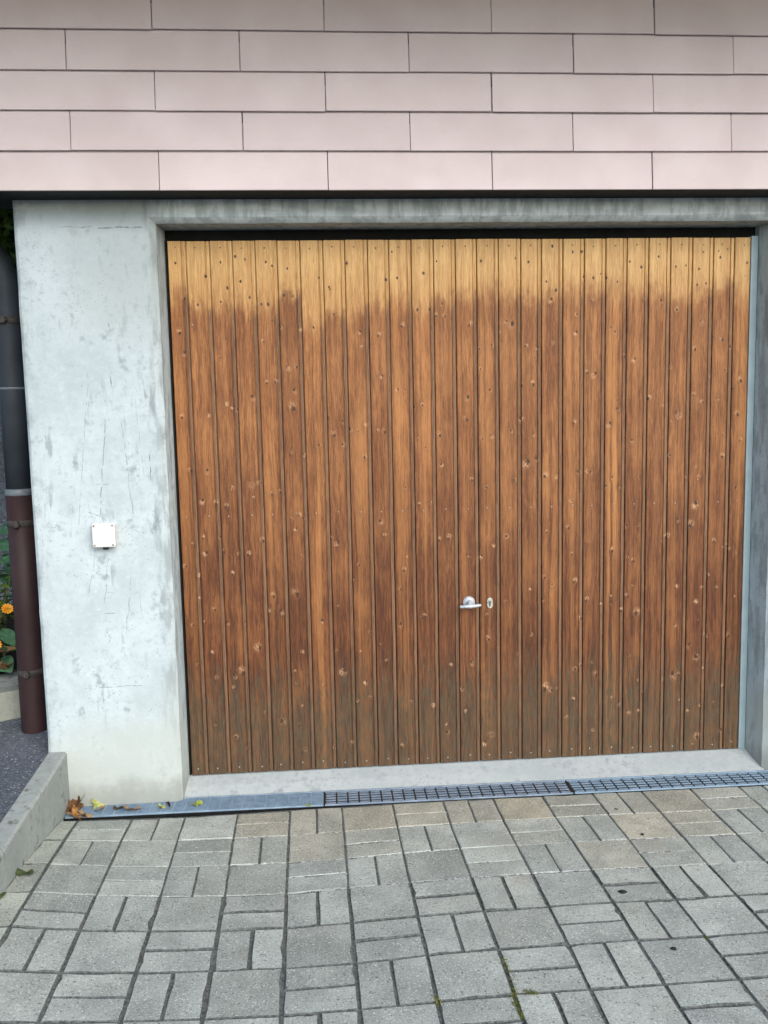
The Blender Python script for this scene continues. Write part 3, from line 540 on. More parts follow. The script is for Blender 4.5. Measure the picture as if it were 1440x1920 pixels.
# strips of front face above both piers up to the cladding soffit
strip_mesh([[(-0.54, 0.6, ZT + CH), (-0.54, YF + 0.014, ZT + CH), (-0.536, YF + 0.006, ZT + CH), (-0.526, YF, ZT + CH), (XLF - CH, YF, ZT + CH)], [(-0.54, 0.6, ZTOP), (-0.54, YF + 0.014, ZTOP), (-0.536, YF + 0.006, ZTOP), (-0.526, YF, ZTOP), (XLF - CH, YF, ZTOP)]])
strip_mesh([[(XRF + CH, YF, ZT + CH), (4.6, YF, ZT + CH)], [(XRF + CH, YF, ZTOP), (4.6, YF, ZTOP)]])
bmf = bmesh.new(); mf = mesh('concrete_frame', cv, cf); bmf.from_mesh(mf); bmesh.ops.remove_doubles(bmf, verts=bmf.verts, dist=0.0002)
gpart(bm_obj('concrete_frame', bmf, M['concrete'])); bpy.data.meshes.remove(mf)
# garage body behind: side walls and inner dark room
gpart(box('side_wall', -0.538, -0.16, 0.59, 5.0, -0.16, 2.286, M['concrete']))
gpart(box('side_wall', 2.60, 4.598, 0.59, 5.0, -0.16, 2.286, M['concrete']))
iv = [(-0.3, 0.119, -0.01), (2.6, 0.119, -0.01), (2.6, 0.119, 2.25), (-0.3, 0.119, 2.25), (-0.3, 1.2, -0.01), (2.6, 1.2, -0.01), (2.6, 1.2, 2.25), (-0.3, 1.2, 2.25)]
gpart(obj('interior', iv, [(4, 5, 6, 7), (0, 4, 7, 3), (1, 2, 6, 5), (3, 7, 6, 2)], M['black']))

# upper storey: backing, black underside, fibre-cement shingles
YC = -0.277
gpart(box('upper_wall', -3.4, 5.2, YC + 0.022, 0.03, 2.330, 3.199, M['black']))
gpart(box('upper_house', -0.54, 5.2, 0.031, 5.0, 2.2885, 3.199, M['concrete']))
gpart(box('vent_soffit', -3.4, 5.2, YC + 0.010, 0.03, 2.2895, 2.3295, M['soffit']))
eave = gpart(box('shading_eave', -4.2, 6.0, YC - 1.2, 5.4, 3.20, 3.38, M['bark']))  # unseen eave, added and sized to shade the upper cladding
clad = gpart(empty('cladding', (1.2, YC, 2.29)))
CX0, SX, CZ, CHGT = 0.0249, 0.600, 2.829, 0.1363
def shingle_mesh():
    w2, hh, th = 0.2986, 0.30, 0.0065                  # origin at the lower middle, front face at y=0
    ys = lambda z: 0.013 * z / CHGT
    c = 0.0016
    prof = [(th, 0.0), (c, 0.0), (0.0, c), (ys(hh), hh), (ys(hh) + th, hh)]
    v, f = [], []
    for x, e in ((-w2, 0), (-w2 + c, 1), (w2 - c, 1), (w2, 0)):
        for k, (y, z) in enumerate(prof):
            yy = y + (0 if e or k in (0, 4) else c)
            v.append((x, yy, z))
    n = len(prof)
    for s in range(3):
        for k in range(n - 1): f.append((s * n + k, s * n + k + 1, (s + 1) * n + k + 1, (s + 1) * n + k))
    f.append(tuple(range(n))); f.append(tuple(range(4 * n - 1, 3 * n - 1, -1)))
    return mesh('shingle', [(a, b_, c_) for a, b_, c_ in v], [tuple(reversed(q)) for q in f])
SH = shingle_mesh(); SH.materials.append(M['clad'])
for j in range(-2, 5):
    off = 0.5 if j % 2 == 0 else 0.0
    for i in range(-5, 8):
        xc = CX0 + (i + off) * SX
        if not -3.2 < xc < 5.0: continue
        if j < -1 and not -1.2 < xc < 3.2: continue
        if not -1.6 < xc < 3.6: continue
        o = bpy.data.objects.new('shingle', SH); COL.objects.link(o); o.parent = clad; o.matrix_parent_inverse = Matrix.Translation((-1.2, -YC, -2.29))
        o.location = (xc + jit(0.0012), YC + jit(0.0008), CZ - j * CHGT + (jit(0.0014) if j < 4 else jit(0.0005)))
        o.rotation_euler = (jit(0.002), jit(0.0012) if j < 4 else 0, 0)

# steel frame strip at right; black strips paint shade into top and left gaps
gpart(box('frame_and_gap_shade', 2.3475, 2.3765, 0.000, 0.06, -0.005, 2.165, M['frame'], None, 0.0015))
gpart(box('frame_and_gap_shade', -0.0105, -0.004, 0.012, 0.06, -0.005, 2.165, M['black'], None))
gpart(box('frame_and_gap_shade', -0.010, 2.3765, 0.030, 0.09, 2.166, 2.2045, M['black'], None))

# ---------------------------------------------------------------- the door: 27 boards
door = gpart(empty('garage_door', (1.17, 0, 0)))
tag(door, 'brown weathered wooden door of vertical tongue-and-groove boards, bleached at the top')
def dpart(o): o.parent = door; o.matrix_parent_inverse = Matrix.Translation((-1.17, 0, 0)); return o
DW, DH = 2.345, 2.159
edges = [0.0] + SEAMS + [DW]
zs = []
z_ = 0.0
while z_ < DH - 0.008: zs.append(z_); z_ += 0.0125
zs.append(DH)
TONE = {6: (0.66, 0.30), 9: (.42, 0), 17: (0.58, 0.2), 18: (0.50, 0.2), 20: (0.52, 0.5), 13: (.56, .1), 10: (.60, .25), 11: (.62, .15), 7: (.42, 0), 5: (.36, 0), 16: (.40, 0), 15: (.44, .05), 22: (.46, .1), 4: (.58, .15)}
for bi in range(27):
    x0, x1 = edges[bi], edges[bi + 1]; wd = x1 - x0
    last = bi == 26
    lipw = 0.0 if last else 0.0155
    fx = wd - lipw - 0.0012                              # end of the face
    prof = [(0.0006, 0.0105, 0), (0.0008, 0.0022, 0), (0.0030, 0.0, 0)]
    for k in range(1, 8): prof.append((0.003 + (fx - 0.006) * k / 8, 0.0, 0))
    if not last:
        prof += [(fx - 0.0050, 0.0, 0), (fx - 0.0030, 0.0020, 0), (fx - 0.0024, 0.0062, 0), (fx + 0.0007, 0.0062, 0), (fx + 0.0018, 0.0020, 1), (wd - 0.0070, 0.0014, 1), (wd - 0.0032, 0.0024, 1), (wd - 0.0026, 0.0105, 0), (wd - 0.0002, 0.0108, 0)]
    else: prof += [(wd - 0.003, 0.0, 0), (wd - 0.0008, 0.0022, 0), (wd - 0.0008, 0.013, 0)]
    kn = [(kx / 1000 - x0, kz / 1000, (0.0105 if big else random.uniform(0.0042, 0.0072)), random.random()) for (kx, kz, big) in KNOTS if x0 - 0.004 <= kx / 1000 < x1 + 0.0]
    # a few knots too faint to have been measured
    for _ in range(2): kn.append((random.uniform(0.01, wd - 0.02), random.uniform(0.1, DH - 0.1), random.uniform(0.003, 0.0045), random.random()))
    v, f, kvs, lips = [], [], [], []
    n = len(prof)
    for z in zs:
        for (px, py, lp) in prof:
            v.append((px, py, z)); lips.append(lp)
    for r in range(len(zs) - 1):
        for k in range(n - 1): f.append((r * n + k, r * n + k + 1, (r + 1) * n + k + 1, (r + 1) * n + k))
    # back and ends close the board
    f.append(tuple(range(n - 1, -1, -1))); f.append(tuple((len(zs) - 1) * n + k for k in range(n)))
    f.append(tuple([r * n for r in range(len(zs))][::-1] + [r * n + n - 1 for r in range(len(zs))])[::-1])
    me = mesh('board', v, f)
    krs = []
    for p in me.polygons:                                # every face refers to its one nearest knot, so the vector stays exact inside it
        cx, cz = p.center.x, p.center.z; bd, bk = 1e9, (9.0, 9.0, 0.01, 0.5)
        for q in kn:
            dd = ((cx - q[0]) ** 2 + (0.72 * (cz - q[1])) ** 2) ** 0.5 / q[2]
            if dd < bd: bd, bk = dd, q
        for li in p.loop_indices:
            co = me.vertices[me.loops[li].vertex_index].co
            kvs.extend((co.x - bk[0], co.z - bk[1], bk[2])); krs.append(bk[3])
    at = me.attributes.new('knot_vector', 'FLOAT_VECTOR', 'CORNER'); at.data.foreach_set('vector', kvs)
    ar = me.attributes.new('knot_random', 'FLOAT', 'CORNER'); ar.data.foreach_set('value', krs)
    al = me.attributes.new('lip', 'FLOAT', 'POINT'); al.data.foreach_set('value', [float(q) for q in lips])
    o = dpart(link('board', me, M['wood'])); o.location = (x0, jit(0.0008), 0.0 + (0 if bi in (0, 26) else jit(0.0012)))
    tn, st = TONE.get(bi, (random.uniform(0.40, 0.58), random.choice((0, 0, .1, .2))))
    o.color = ((FADE[bi] - 1.70) / 0.35, tn, st, 1)
    # fixings: dark nail at the head, bright screw at mid height, screw at the foot
    xm = x0 + (fx) * 0.52
    for (zz, mt, r_) in ((DH - 0.028 + jit(0.004), 'screw_dark', 0.0030), (1.081 + jit(0.003), 'screw', 0.0030), (0.026 + jit(0.006), 'screw', 0.0034)):
        sv_, sf_ = [], []
        for (rr, yy) in ((1.0, 0.0), (0.95, -0.0012), (0.55, -0.0018), (0.45, -0.0008)):
            for k in range(8): sv_.append((r_ * rr * math.cos(k * math.pi / 4), yy, r_ * rr * math.sin(k * math.pi / 4)))
        for r in range(3):
            for k in range(8): sf_.append((r * 8 + k, r * 8 + (k + 1) % 8, r * 8 + 8 + (k + 1) % 8, r * 8 + 8 + k))
        sf_.append(tuple(range(24, 32)))
        s_ = dpart(obj('screw', sv_, sf_, M[mt])); s_.location = (xm + jit(0.006), 0.0002, zz)

# T-shaped pull handle: rosette, neck and cross bar
hx, hz = 1.169, 0.689
def lathe(prof, n=28):                                    # profile (radius, y); axis along -y
    v, f = [], []
    for (r, y) in prof:
        for k in range(n): v.append((r * math.cos(2 * math.pi * k / n), y, r * math.sin(2 * math.pi * k / n)))
    for i in range(len(prof) - 1):
        for k in range(n): f.append((i * n + k, i * n + (k + 1) % n, (i + 1) * n + (k + 1) % n, (i + 1) * n + k))
    f.append(tuple(range((len(prof) - 1) * n, len(prof) * n))); return v, f
hv, hf = lathe([(0.0255, 0.001), (0.0255, -0.005), (0.0235, -0.009), (0.016, -0.012), (0.0105, -0.014), (0.0095, -0.030), (0.010, -0.036)])
hv = [(a, b_, c) for a, b_, c in hv]
bar_p = [(-0.045, -0.040, -0.010), (-0.041, -0.041, -0.0095), (-0.02, -0.042, -0.009), (0, -0.042, -0.009), (0.02, -0.042, -0.0075), (0.040, -0.041, -0.006), (0.0455, -0.040, -0.0055)]
b2, f2 = tube(bar_p, [0.003, 0.0062, 0.0072, 0.0088, 0.0072, 0.0064, 0.003], 14)
off = len(hv); 
hn, hfn = tube([(0, -0.028, -0.001), (0, -0.036, -0.006), (0, -0.042, -0.009)], [0.0095, 0.0095, 0.008], 14); o3 = off + len(b2)
hnd = dpart(obj('handle', hv + b2 + hn, hf + [tuple(i + off for i in q) for q in f2] + [tuple(i + o3 for i in q) for q in hfn], M['alu'], None, True)); hnd.location = (hx, 0, hz)
# lock escutcheon: pointed oval plate with profile keyhole
pv_, pf_ = [], []
outl = []
for k in range(20):
    a = 2 * math.pi * k / 20; outl.append((0.0125 * math.copysign(abs(math.cos(a)) ** 0.75, math.cos(a)), 0.0225 * math.copysign(abs(math.sin(a)) ** 0.85, math.sin(a))))
for (sc_, y) in ((1.0, 0.0005), (1.0, -0.0022), (0.9, -0.0034)):
    for (a, c) in outl: pv_.append((a * sc_, y, c * sc_))
for r in range(2):
    for k in range(20): pf_.append((r * 20 + k, r * 20 + (k + 1) % 20, r * 20 + 20 + (k + 1) % 20, r * 20 + 20 + k))
pf_.append(tuple(range(40, 60)))
lk = dpart(obj('lock_plate', pv_, pf_, M['brass'])); lk.location = (1.258, 0, 0.682)
cyl_v, cyl_f = lathe([(0.0085, -0.003), (0.0085, -0.0052), (0.0072, -0.006), (0.0060, -0.0050)], 18)
kh = dpart(obj('lock_cylinder', cyl_v, cyl_f, M['screw'])); kh.location = (1.2565, 0, 0.686)
kw = dpart(box('keyway', 1.2555, 1.2590, -0.0064, -0.003, 0.669, 0.690, M['black'])); 

# ================================================================ things on and around the wall
# junction box
jb = tag(empty('junction_box', (-0.2655, YF, 1.037)), 'cream square plastic junction box screwed to the pale concrete pier', 'junction box')
def rr(w_, h_, r, n=5):
    pts = []
    for (cx, cz, a0) in ((w_ - r, h_ - r, 0), (-w_ + r, h_ - r, 90), (-w_ + r, -h_ + r, 180), (w_ - r, -h_ + r, 270)):
        for k in range(n + 1):
            a = math.radians(a0 + 90 * k / n); pts.append((cx + r * math.cos(a), cz + r * math.sin(a)))
    return pts
def loft(secs):                                            # sections: (half w, half h, corner r, y)
    v, f = [], []; n = 24
    for (a, b_, r, y) in secs: v += [(p, y, q) for p, q in rr(a, b_, r)]
    for i in range(len(secs) - 1):
        for k in range(n): f.append((i * n + k, i * n + (k + 1) % n, (i + 1) * n + (k + 1) % n, (i + 1) * n + k))
    f.append(tuple(range((len(secs) - 1) * n, len(secs) * n))); return v, f
v, f = loft([(0.041, 0.043, 0.007, 0.002), (0.040, 0.042, 0.007, -0.030)]); obj('body', v, f, M['box'], jb)
v, f = loft([(0.0425, 0.0455, 0.006, -0.0295), (0.0435, 0.0465, 0.006, -0.033), (0.0430, 0.0460, 0.006, -0.041), (0.0405, 0.0435, 0.006, -0.0435)]); lid = obj('lid', v, f, M['box'], jb)
for sx in (-1, 1):
    for sz in (-1, 1):
        v, f = lathe([(0.0042, -0.0425), (0.0042, -0.0448), (0.0026, -0.0452), (0.002, -0.0440)], 12)
        s_ = obj('screw', v, f, M['screw'], jb); s_.location = (sx * 0.0345, 0, sz * 0.0375)
        # corner rib that curves round each screw
        pth = [(sx * (0.0345 + 0.0085 * math.cos(a)), -0.0435, sz * (0.0375 + 0.0085 * math.sin(a))) for a in [math.radians(q) for q in (175, 195, 215, 235, 255, 275)]]
        v, f = tube(pth, [0.0008] * 6, 6); obj('rib', v, f, M['box'], lid)
v, f = tube([(0, -0.018, -0.040), (0, -0.018, -0.056), (0, -0.018, -0.058)], [0.011, 0.011, 0.008], 14); obj('cable_gland', v, f, M['soffit'], jb)

# downpipe
PX, PY = -0.672, 0.158
zb = yard_z(PY)
dp = tag(empty('downpipe', (PX, PY, zb)), 'downpipe at the left edge, dark zinc above and brown-painted below', 'downpipe')
v, f = tube([(0, 0, -0.05), (0, 0, 0.0), (0, 0, 0.5), (0, 0, 1.012)], [0.055] * 4, 28); obj('lower_pipe', v, f, M['pipe_low'], dp, True)
upz = [0.985, 1.4, 1.9, 2.02, 2.07, 2.12, 2.3]
v, f = tube([(0, 0, 0.985), (0, 0, 1.4), (0, 0, 1.86), (-0.015, 0, 1.93), (-0.06, 0, 1.99), (-0.14, 0, 2.045), (-0.6, 0, 2.30)], [0.0505] * 7, 28); obj('upper_pipe', v, f, M['pipe_up'], dp, True)
v, f = tube([(0, 0, 1.000), (0, 0, 1.004), (0, 0, 1.022), (0, 0, 1.028)], [0.0555, 0.0575, 0.0565, 0.0515], 28); obj('collar', v, f, M['collar'], dp, True)
v, f = tube([(0, 0, 1.430), (0, 0, 1.433), (0, 0, 1.438), (0, 0, 1.440)], [0.0508, 0.0525, 0.0525, 0.0508], 28); obj('seam_ring', v, f, M['collar'], dp, True)
for zc, rr_ in ((0.255, 0.0572), (0.885, 0.0572), (1.705, 0.0525)):
    v, f = tube([(0, 0, zc - 0.014), (0, 0, zc - 0.013), (0, 0, zc + 0.013), (0, 0, zc + 0.014)], [rr_ - 0.002, rr_, rr_, rr_ - 0.002], 28); cl = obj('clamp', v, f, M['clamp'], dp, True)
    bm = box_bm(-0.010, 0.010, -rr_ - 0.016, -rr_ + 0.006, zc - 0.012, zc + 0.012, 0.002); bm_obj('bolt_lug', bm, M['clamp'], cl)
    v, f = tube([(-0.017, -rr_ - 0.009, zc), (-0.011, -rr_ - 0.009, zc), (0.011, -rr_ - 0.009, zc), (0.018, -rr_ - 0.009, zc)], [0.0055, 0.0058, 0.0040, 0.0050], 6); obj('bolt', v, f, M['clamp'], cl)

# kerb between paving and yard: one long concrete edging, three lengths
def kz(y): return 0.172 + 0.062 * (y - YF) if y > -2 else 0.172 + 0.062 * (-2 - YF)
ys_ = [YF + 0.0, -0.345, -1.345, -2.345, -3.345]
ker = tag(empty('kerb', (-0.5, -0.12, 0)), 'low concrete kerb wall running forward from the pale pier along the paving', 'kerb')
for a, c in zip(ys_, ys_[1:]):
    n = 10; v, f = [], []
    for i in range(n + 1):
        y = a - 0.0012 + (c - a + 0.0024) * i / n; zt = kz(y) + wander(y, 41, 0.0015); xr = -0.4655 + 0.008 * y * 0 - 0.016 * (YF - y) ** 1 * 0.0 - 0.003 * (YF - y) / 0.2 * 0.55
        xl = xr - 0.0735
        v += [(xl, y, -0.2), (xl, y, zt - 0.004), (xl + 0.005 + wander(y, 42, 0.002), y, zt), (xr - 0.009 + wander(y, 43, 0.002), y, zt), (xr - 0.001, y, zt - 0.010 + wander(y, 44, 0.002)), (xr, y, -0.2)]
    for i in range(n):
        for k in range(5): f.append((i * 6 + k, i * 6 + k + 1, i * 6 + 7 + k, i * 6 + 6 + k))
    f += [(0, 1, 2, 3, 4, 5), tuple(reversed(range(n * 6, n * 6 + 6)))]
    o = obj('kerb_stone', v, f, M['kerb'], ker); o.matrix_parent_inverse = Matrix.Translation((0.5, 0.12, 0))
    bmx = bmesh.new(); bmx.from_mesh(o.data); bmesh.ops.recalc_face_normals(bmx, faces=bmx.faces); bmx.to_mesh(o.data); bmx.free()

# drain grates: rails, long bars and cross ribs
def grate(xa, xb, z, mat, label, filled):
    g = tag(empty('drain_grate', (xa, 0, z)), label, 'drain grate', 'drain grates along the sill')
    ang = math.atan(-0.010); g.location = (xa, gy_(xa, -0.0945), z); g.rotation_euler = (0, 0, ang)
    L = xb - xa - 0.004; Wd = 0.130
    def bx(nm, x0, x1, y0, y1, z0, z1, bev=0.0012): return bm_obj(nm, box_bm(x0, x1, y0, y1, z0, z1, bev, 1), M['clamp'] if nm == 'rib' and not filled else mat, g)  # open-grate ribs coloured dark to read as shadowed gaps between bar pieces
    bx('rail', 0.002, L, -0.007, 0.0, -0.02, 0.0); bx('rail', 0.002, L, -Wd, -Wd + 0.007, -0.02, 0.0)
    nb = 5; bar = None
    for k in range(nb):
        y = -0.0075 - (Wd - 0.015) * (k + 0.5) / nb
        if bar is None:
            bm = bmesh.new(); nr = 22
            for q in range(nr):
                p0 = 0.004 + (L - 0.008) * q / nr + 0.0035; p1 = 0.004 + (L - 0.008) * (q + 1) / nr - 0.0035
                bb = box_bm(p0, p1, -0.0052, 0.0052, -0.0040, -0.0012); tm = bpy.data.meshes.new('t'); bb.to_mesh(tm); bb.free(); bm.from_mesh(tm); bpy.data.meshes.remove(tm)
            bar = bm_obj('bar', bm, mat, g); bar.location.y = y
        else:
            o = bar.copy(); COL.objects.link(o); o.location.y = y; o['_'] = 0; del o['_']
    nr = 22; rib = None
    for k in range(nr + 1):
        x = 0.004 + (L - 0.008) * k / nr
        if rib is None: rib = bx('rib', -0.0045, 0.0045, -Wd + 0.0072, -0.0072, -0.018, -0.0058 if not filled else -0.0004); rib.location.x = x
        else:
            o = rib.copy(); COL.objects.link(o); o.location.x = x
    if filled:
        v = [(0.004, -0.0072, -0.0008), (L, -0.0072, -0.0008), (L, -Wd + 0.0072, -0.0008), (0.004, -Wd + 0.0072, -0.0008)]
        obj('silt_fill', v, [(3, 2, 1, 0)], M['silt'], g)
    return g
grate(-0.462, 0.547, -0.0570, M['grate_pale'], 'pale blue-grey drain grate clogged with silt, at the foot of the left pier', True)
grate(0.547, 1.553, -0.0570, M['grate_dark'], 'darker open drain grate in the middle, before the door', False)
grate(1.553, 2.56, -0.0570, M['grate_pale'], 'pale steel drain grate with open slots at the right', False)

# ---------------------------------------------------------------- background at the far left
pl = tag(empty('planter', (-1.4, 0.3, 0.1)), 'low concrete planter edging behind the brown downpipe', 'planter')
def pln(o): o.matrix_parent_inverse = Matrix.Translation((1.4, -0.3, -0.1)); return o
# edging runs back to the right: front face from (-1.9,-0.25) to (-0.60,0.34)
A_, B_ = Vector((-2.3, -0.46, 0)), Vector((-0.56, 0.40, 0)); dv = (B_ - A_).normalized(); nv = Vector((-dv.y, dv.x, 0))
def plk(s0, s1, d0, d1, z0, z1, mat, nm, bev=0.006):
    bm = box_bm(s0, s1, d0, d1, z0, z1, bev)
    for q in bm.verts: q.co = Vector((A_.x, A_.y, 0)) + dv * q.co.x + nv * q.co.y + Vector((0, 0, q.co.z))
    return pln(bm_obj(nm, bm, mat, pl))
LL = (B_ - A_).length
plk(0, LL - 0.72, 0, 0.09, 0.0, 0.305, M['planter'], 'edging'); plk(LL - 0.717, LL, 0, 0.09, 0.0, 0.305, M['planter'], 'edging')
plk(0, LL - 0.40, 0.093, 0.34, 0.0, 0.297, M['kerb'], 'coping'); plk(LL - 0.397, LL, 0.093, 0.34, 0.0, 0.297, M['kerb'], 'coping')
plk(0, LL, 0.343, 1.9, 0.0, 0.285, M['soil'], 'soil', 0.0)

rw = tag(box('retaining_wall', -6.0, -0.56, 2.6, 2.9, 0.0, 2.35, M['asphalt_far'], None, 0.02), 'rough grey roughcast wall far behind the flowers', 'wall')

# flowering plants
def leaf_mesh(nm, L, Wd, lobes=0, fold=0.25, curl=0.25, n=8):
    v, f = [], []
    for i in range(n + 1):
        t = i / n; w_ = Wd * math.sin(math.pi * min(1, t * 0.93 + 0.05)) ** 0.75 * (1 - 0.25 * t)
        if lobes: w_ *= 0.72 + 0.38 * abs(math.sin(t * math.pi * lobes))
        zc = -curl * L * t * t
        v += [(-w_, L * t, zc + fold * w_), (0, L * t, zc), (w_, L * t, zc + fold * w_)]
    for i in range(n):
        for k in range(2): f.append((i * 3 + k, i * 3 + k + 1, i * 3 + 4 + k, i * 3 + 3 + k))
    return mesh(nm, v, f, True)
LM = leaf_mesh('leaf', 0.095, 0.042); LM.materials.append(M['leaf_green'])
LM2 = leaf_mesh('leaf', 0.060, 0.024); LM2.materials.append(M['leaf_lime'])
def petal_disc():
    v, f = [(0, 0, 0.004)], []
    n = 13
    for k in range(n):
        a = 2 * math.pi * k / n
        for (r, da, z) in ((0.008, -0.12, 0.003), (0.024, -0.20, 0.008), (0.028, 0, 0.009), (0.024, 0.20, 0.008), (0.008, 0.12, 0.003)):
            v.append((r * math.cos(a + da), r * math.sin(a + da), z + 0.001 * (k % 2)))
        b = 1 + k * 5; f.append((0, b, b + 1, b + 2, b + 3, b + 4))
    return mesh('flower', v, f)
FL = petal_disc(); FL.materials.append(M['petal'])
def plant(x, y, z, h, nl, flowers, label, seed):
    random.seed(seed)
    g = tag(empty('flowering_plant', (x, y, z)), label, 'plant', 'plants in the planter')
    for s in range(4):
        a = s * 1.7 + seed; tip = (0.10 * math.cos(a), 0.10 * math.sin(a), h * random.uniform(0.75, 1.0))
        v, f = tube([(0, 0, 0), (tip[0] * 0.3, tip[1] * 0.3, tip[2] * 0.5), tip], [0.006, 0.005, 0.003], 7); obj('stem', v, f, M['stem'], g)
    for k in range(nl):
        t = (k + 0.5) / nl; a = k * 2.4 + seed; r = random.uniform(0.02, 0.13)
        o = bpy.data.objects.new('leaf', LM if k % 3 else LM2); COL.objects.link(o); o.parent = g
        o.location = (r * math.cos(a), r * math.sin(a), h * (0.12 + 0.88 * t)); s_ = random.uniform(0.8, 1.35)
        o.scale = (s_, s_, s_); o.rotation_euler = (random.uniform(-0.5, 0.5), random.uniform(-0.6, 0.6), a - math.pi / 2 + jit(0.6))
    for (fx_, fy_, fz_) in flowers:
        o = bpy.data.objects.new('flower', FL); COL.objects.link(o); o.parent = g; o.location = (fx_ - x, fy_ - y, fz_ - z); o.rotation_euler = (1.1 + jit(0.3), jit(0.3), jit(0.5))
        v, f = tube([(0, 0, h * 0.4), (fx_ - x, fy_ - y + 0.01, fz_ - z - 0.005)], [0.003, 0.0025], 6); obj('stem', v, f, M['stem'], g)
    return g
plant(-0.99, 0.62, 0.284, 0.56, 70, [(-0.885, 0.53, 0.615), (-0.99, 0.50, 0.70)], 'leafy plant with an orange flower beside the downpipe clamp', 3)
plant(-1.19, 0.50, 0.284, 0.50, 60, [(-0.905, 0.44, 0.475), (-1.10, 0.42, 0.62)], 'leafy plant at the left edge with an orange flower low down', 8)
plant(-1.06, 0.95, 0.284, 0.66, 70, [], 'taller green plant at the back of the planter, against the grey wall', 14)
random.seed(5)
wg = tag(empty('withered_plant', (-0.955, 0.50, 0.284)), 'withered brown plant stalk below the orange flower', 'plant')
for k in range(6):
    a = k * 1.05; v, f = tube([(0, 0, 0), (0.02 * math.cos(a), 0.02 * math.sin(a), 0.07), (0.045 * math.cos(a), 0.045 * math.sin(a), 0.10 + 0.08 * (k % 3))], [0.009, 0.007, 0.003], 6); obj('stem', v, f, M['dry_stem'], wg)
LD = leaf_mesh('leaf', 0.075, 0.022, 0, 0.5, -0.9); LD.materials.append(M['dry_stem'])
for k in range(9):
    o = bpy.data.objects.new('leaf', LD); COL.objects.link(o); o.parent = wg; o.location = (jit(0.025), jit(0.025), random.uniform(0.04, 0.17)); o.rotation_euler = (-1.0 + jit(0.5), jit(0.6), k * 0.7)

# tree behind the grey wall
tr = tag(empty('tree', (-2.2, 3.6, 0.3)), 'leafy green tree showing between pink wall and downpipe at the top left', 'tree')
v, f = tube([(0, 0, -0.4), (0.03, 0, 0.7), (0.0, 0.05, 1.6), (0.12, 0.0, 2.6), (0.2, 0, 3.2)], [0.12, 0.10, 0.085, 0.06, 0.03], 12); obj('trunk', v, f, M['bark'], tr, True)
for k in range(6):
    a = k * 1.05 + 0.4; v, f = tube([(0.03, 0.03, 1.5 + 0.2 * k), (0.4 * math.cos(a), 0.4 * math.sin(a), 2.0 + 0.22 * k), (0.8 * math.cos(a), 0.8 * math.sin(a), 2.4 + 0.24 * k)], [0.045, 0.03, 0.012], 8); obj('limb', v, f, M['bark'], tr, True)
v, f = [], []
for k in range(9000):
    cl = random.Random(k // 90); cc = Vector((cl.gauss(0.1, 0.5), cl.gauss(0, 0.45), cl.uniform(1.9, 4.0))) if (k // 90) % 3 else Vector((cl.uniform(0.25, 0.9), cl.uniform(-0.5, 0.2), cl.uniform(2.3, 3.1)))
    p = cc + Vector((random.gauss(0, 0.17), random.gauss(0, 0.17), random.gauss(0, 0.13)))
    d1 = Vector((jit(1), jit(1), jit(1))).normalized(); d2 = d1.cross(Vector((jit(1), jit(1), jit(1)))).normalized(); L = random.uniform(0.03, 0.055)
    b = len(v); v += [tuple(p - d1 * L), tuple(p + d2 * L * 0.45), tuple(p + d1 * L), tuple(p - d2 * L * 0.45)]; f.append((b, b + 1, b + 2, b + 3))
crown = obj('crown', v, f, M['leaf_lime'], tr)

# ---------------------------------------------------------------- fallen leaves, gum spots, moss
def maple(nm, size, mat, seed, lobed=True, curl=0.35):
    rn = random.Random(seed); v, f = [(0, 0, 0)], []; n = 30
    for k in range(n):
        a = 2 * math.pi * k / n
        r = size * (0.55 + (0.45 * abs(math.cos(2.5 * a + 0.0)) ** 1.6 if lobed else 0.30 * math.cos(a) ** 2)) * rn.uniform(0.88, 1.1)
        if not lobed: r *= 0.62 + 0.38 * abs(math.cos(a))
        for q in (0.5, 1.0):
            x, y = r * q * math.cos(a), r * q * math.sin(a)
            v.append((x, y, curl * (x * x * rn.uniform(0.8, 1.2) * 1.2 + y * y * 0.5) / size + 0.12 * size * math.sin(a * 3 + seed) * q * q))
    for k in range(n):
        k2 = (k + 1) % n; f.append((0, 1 + 2 * k, 1 + 2 * k2)); f.append((1 + 2 * k, 2 + 2 * k, 2 + 2 * k2, 1 + 2 * k2))
    zm = min(q[2] for q in v)
    # short stalk
    sv, sf = tube([(-size * 0.2, 0, 0.001), (-size * 0.8, 0.01 * size, 0.10 * size), (-size * 1.35, 0.05 * size, 0.22 * size)], [0.0012, 0.001, 0.0008], 5); b = len(v)
    v = v + sv; f = f + [tuple(i + b for i in q) for q in sf]; zm = min(q[2] for q in v)
    return obj(nm, [(x, y, z - zm) for x, y, z in v], f, mat, None, True)
def leaf(x, y, z, size, col, label, rot, seed, lobed=True, curl=0.35):
    o = maple('fallen_leaf', size, M['fallen_' + col], seed, lobed, curl); o.location = (x, y, z + 0.002); o.rotation_euler = rot
    return tag(o, label, 'leaf', 'fallen leaves')
GZ = -0.057
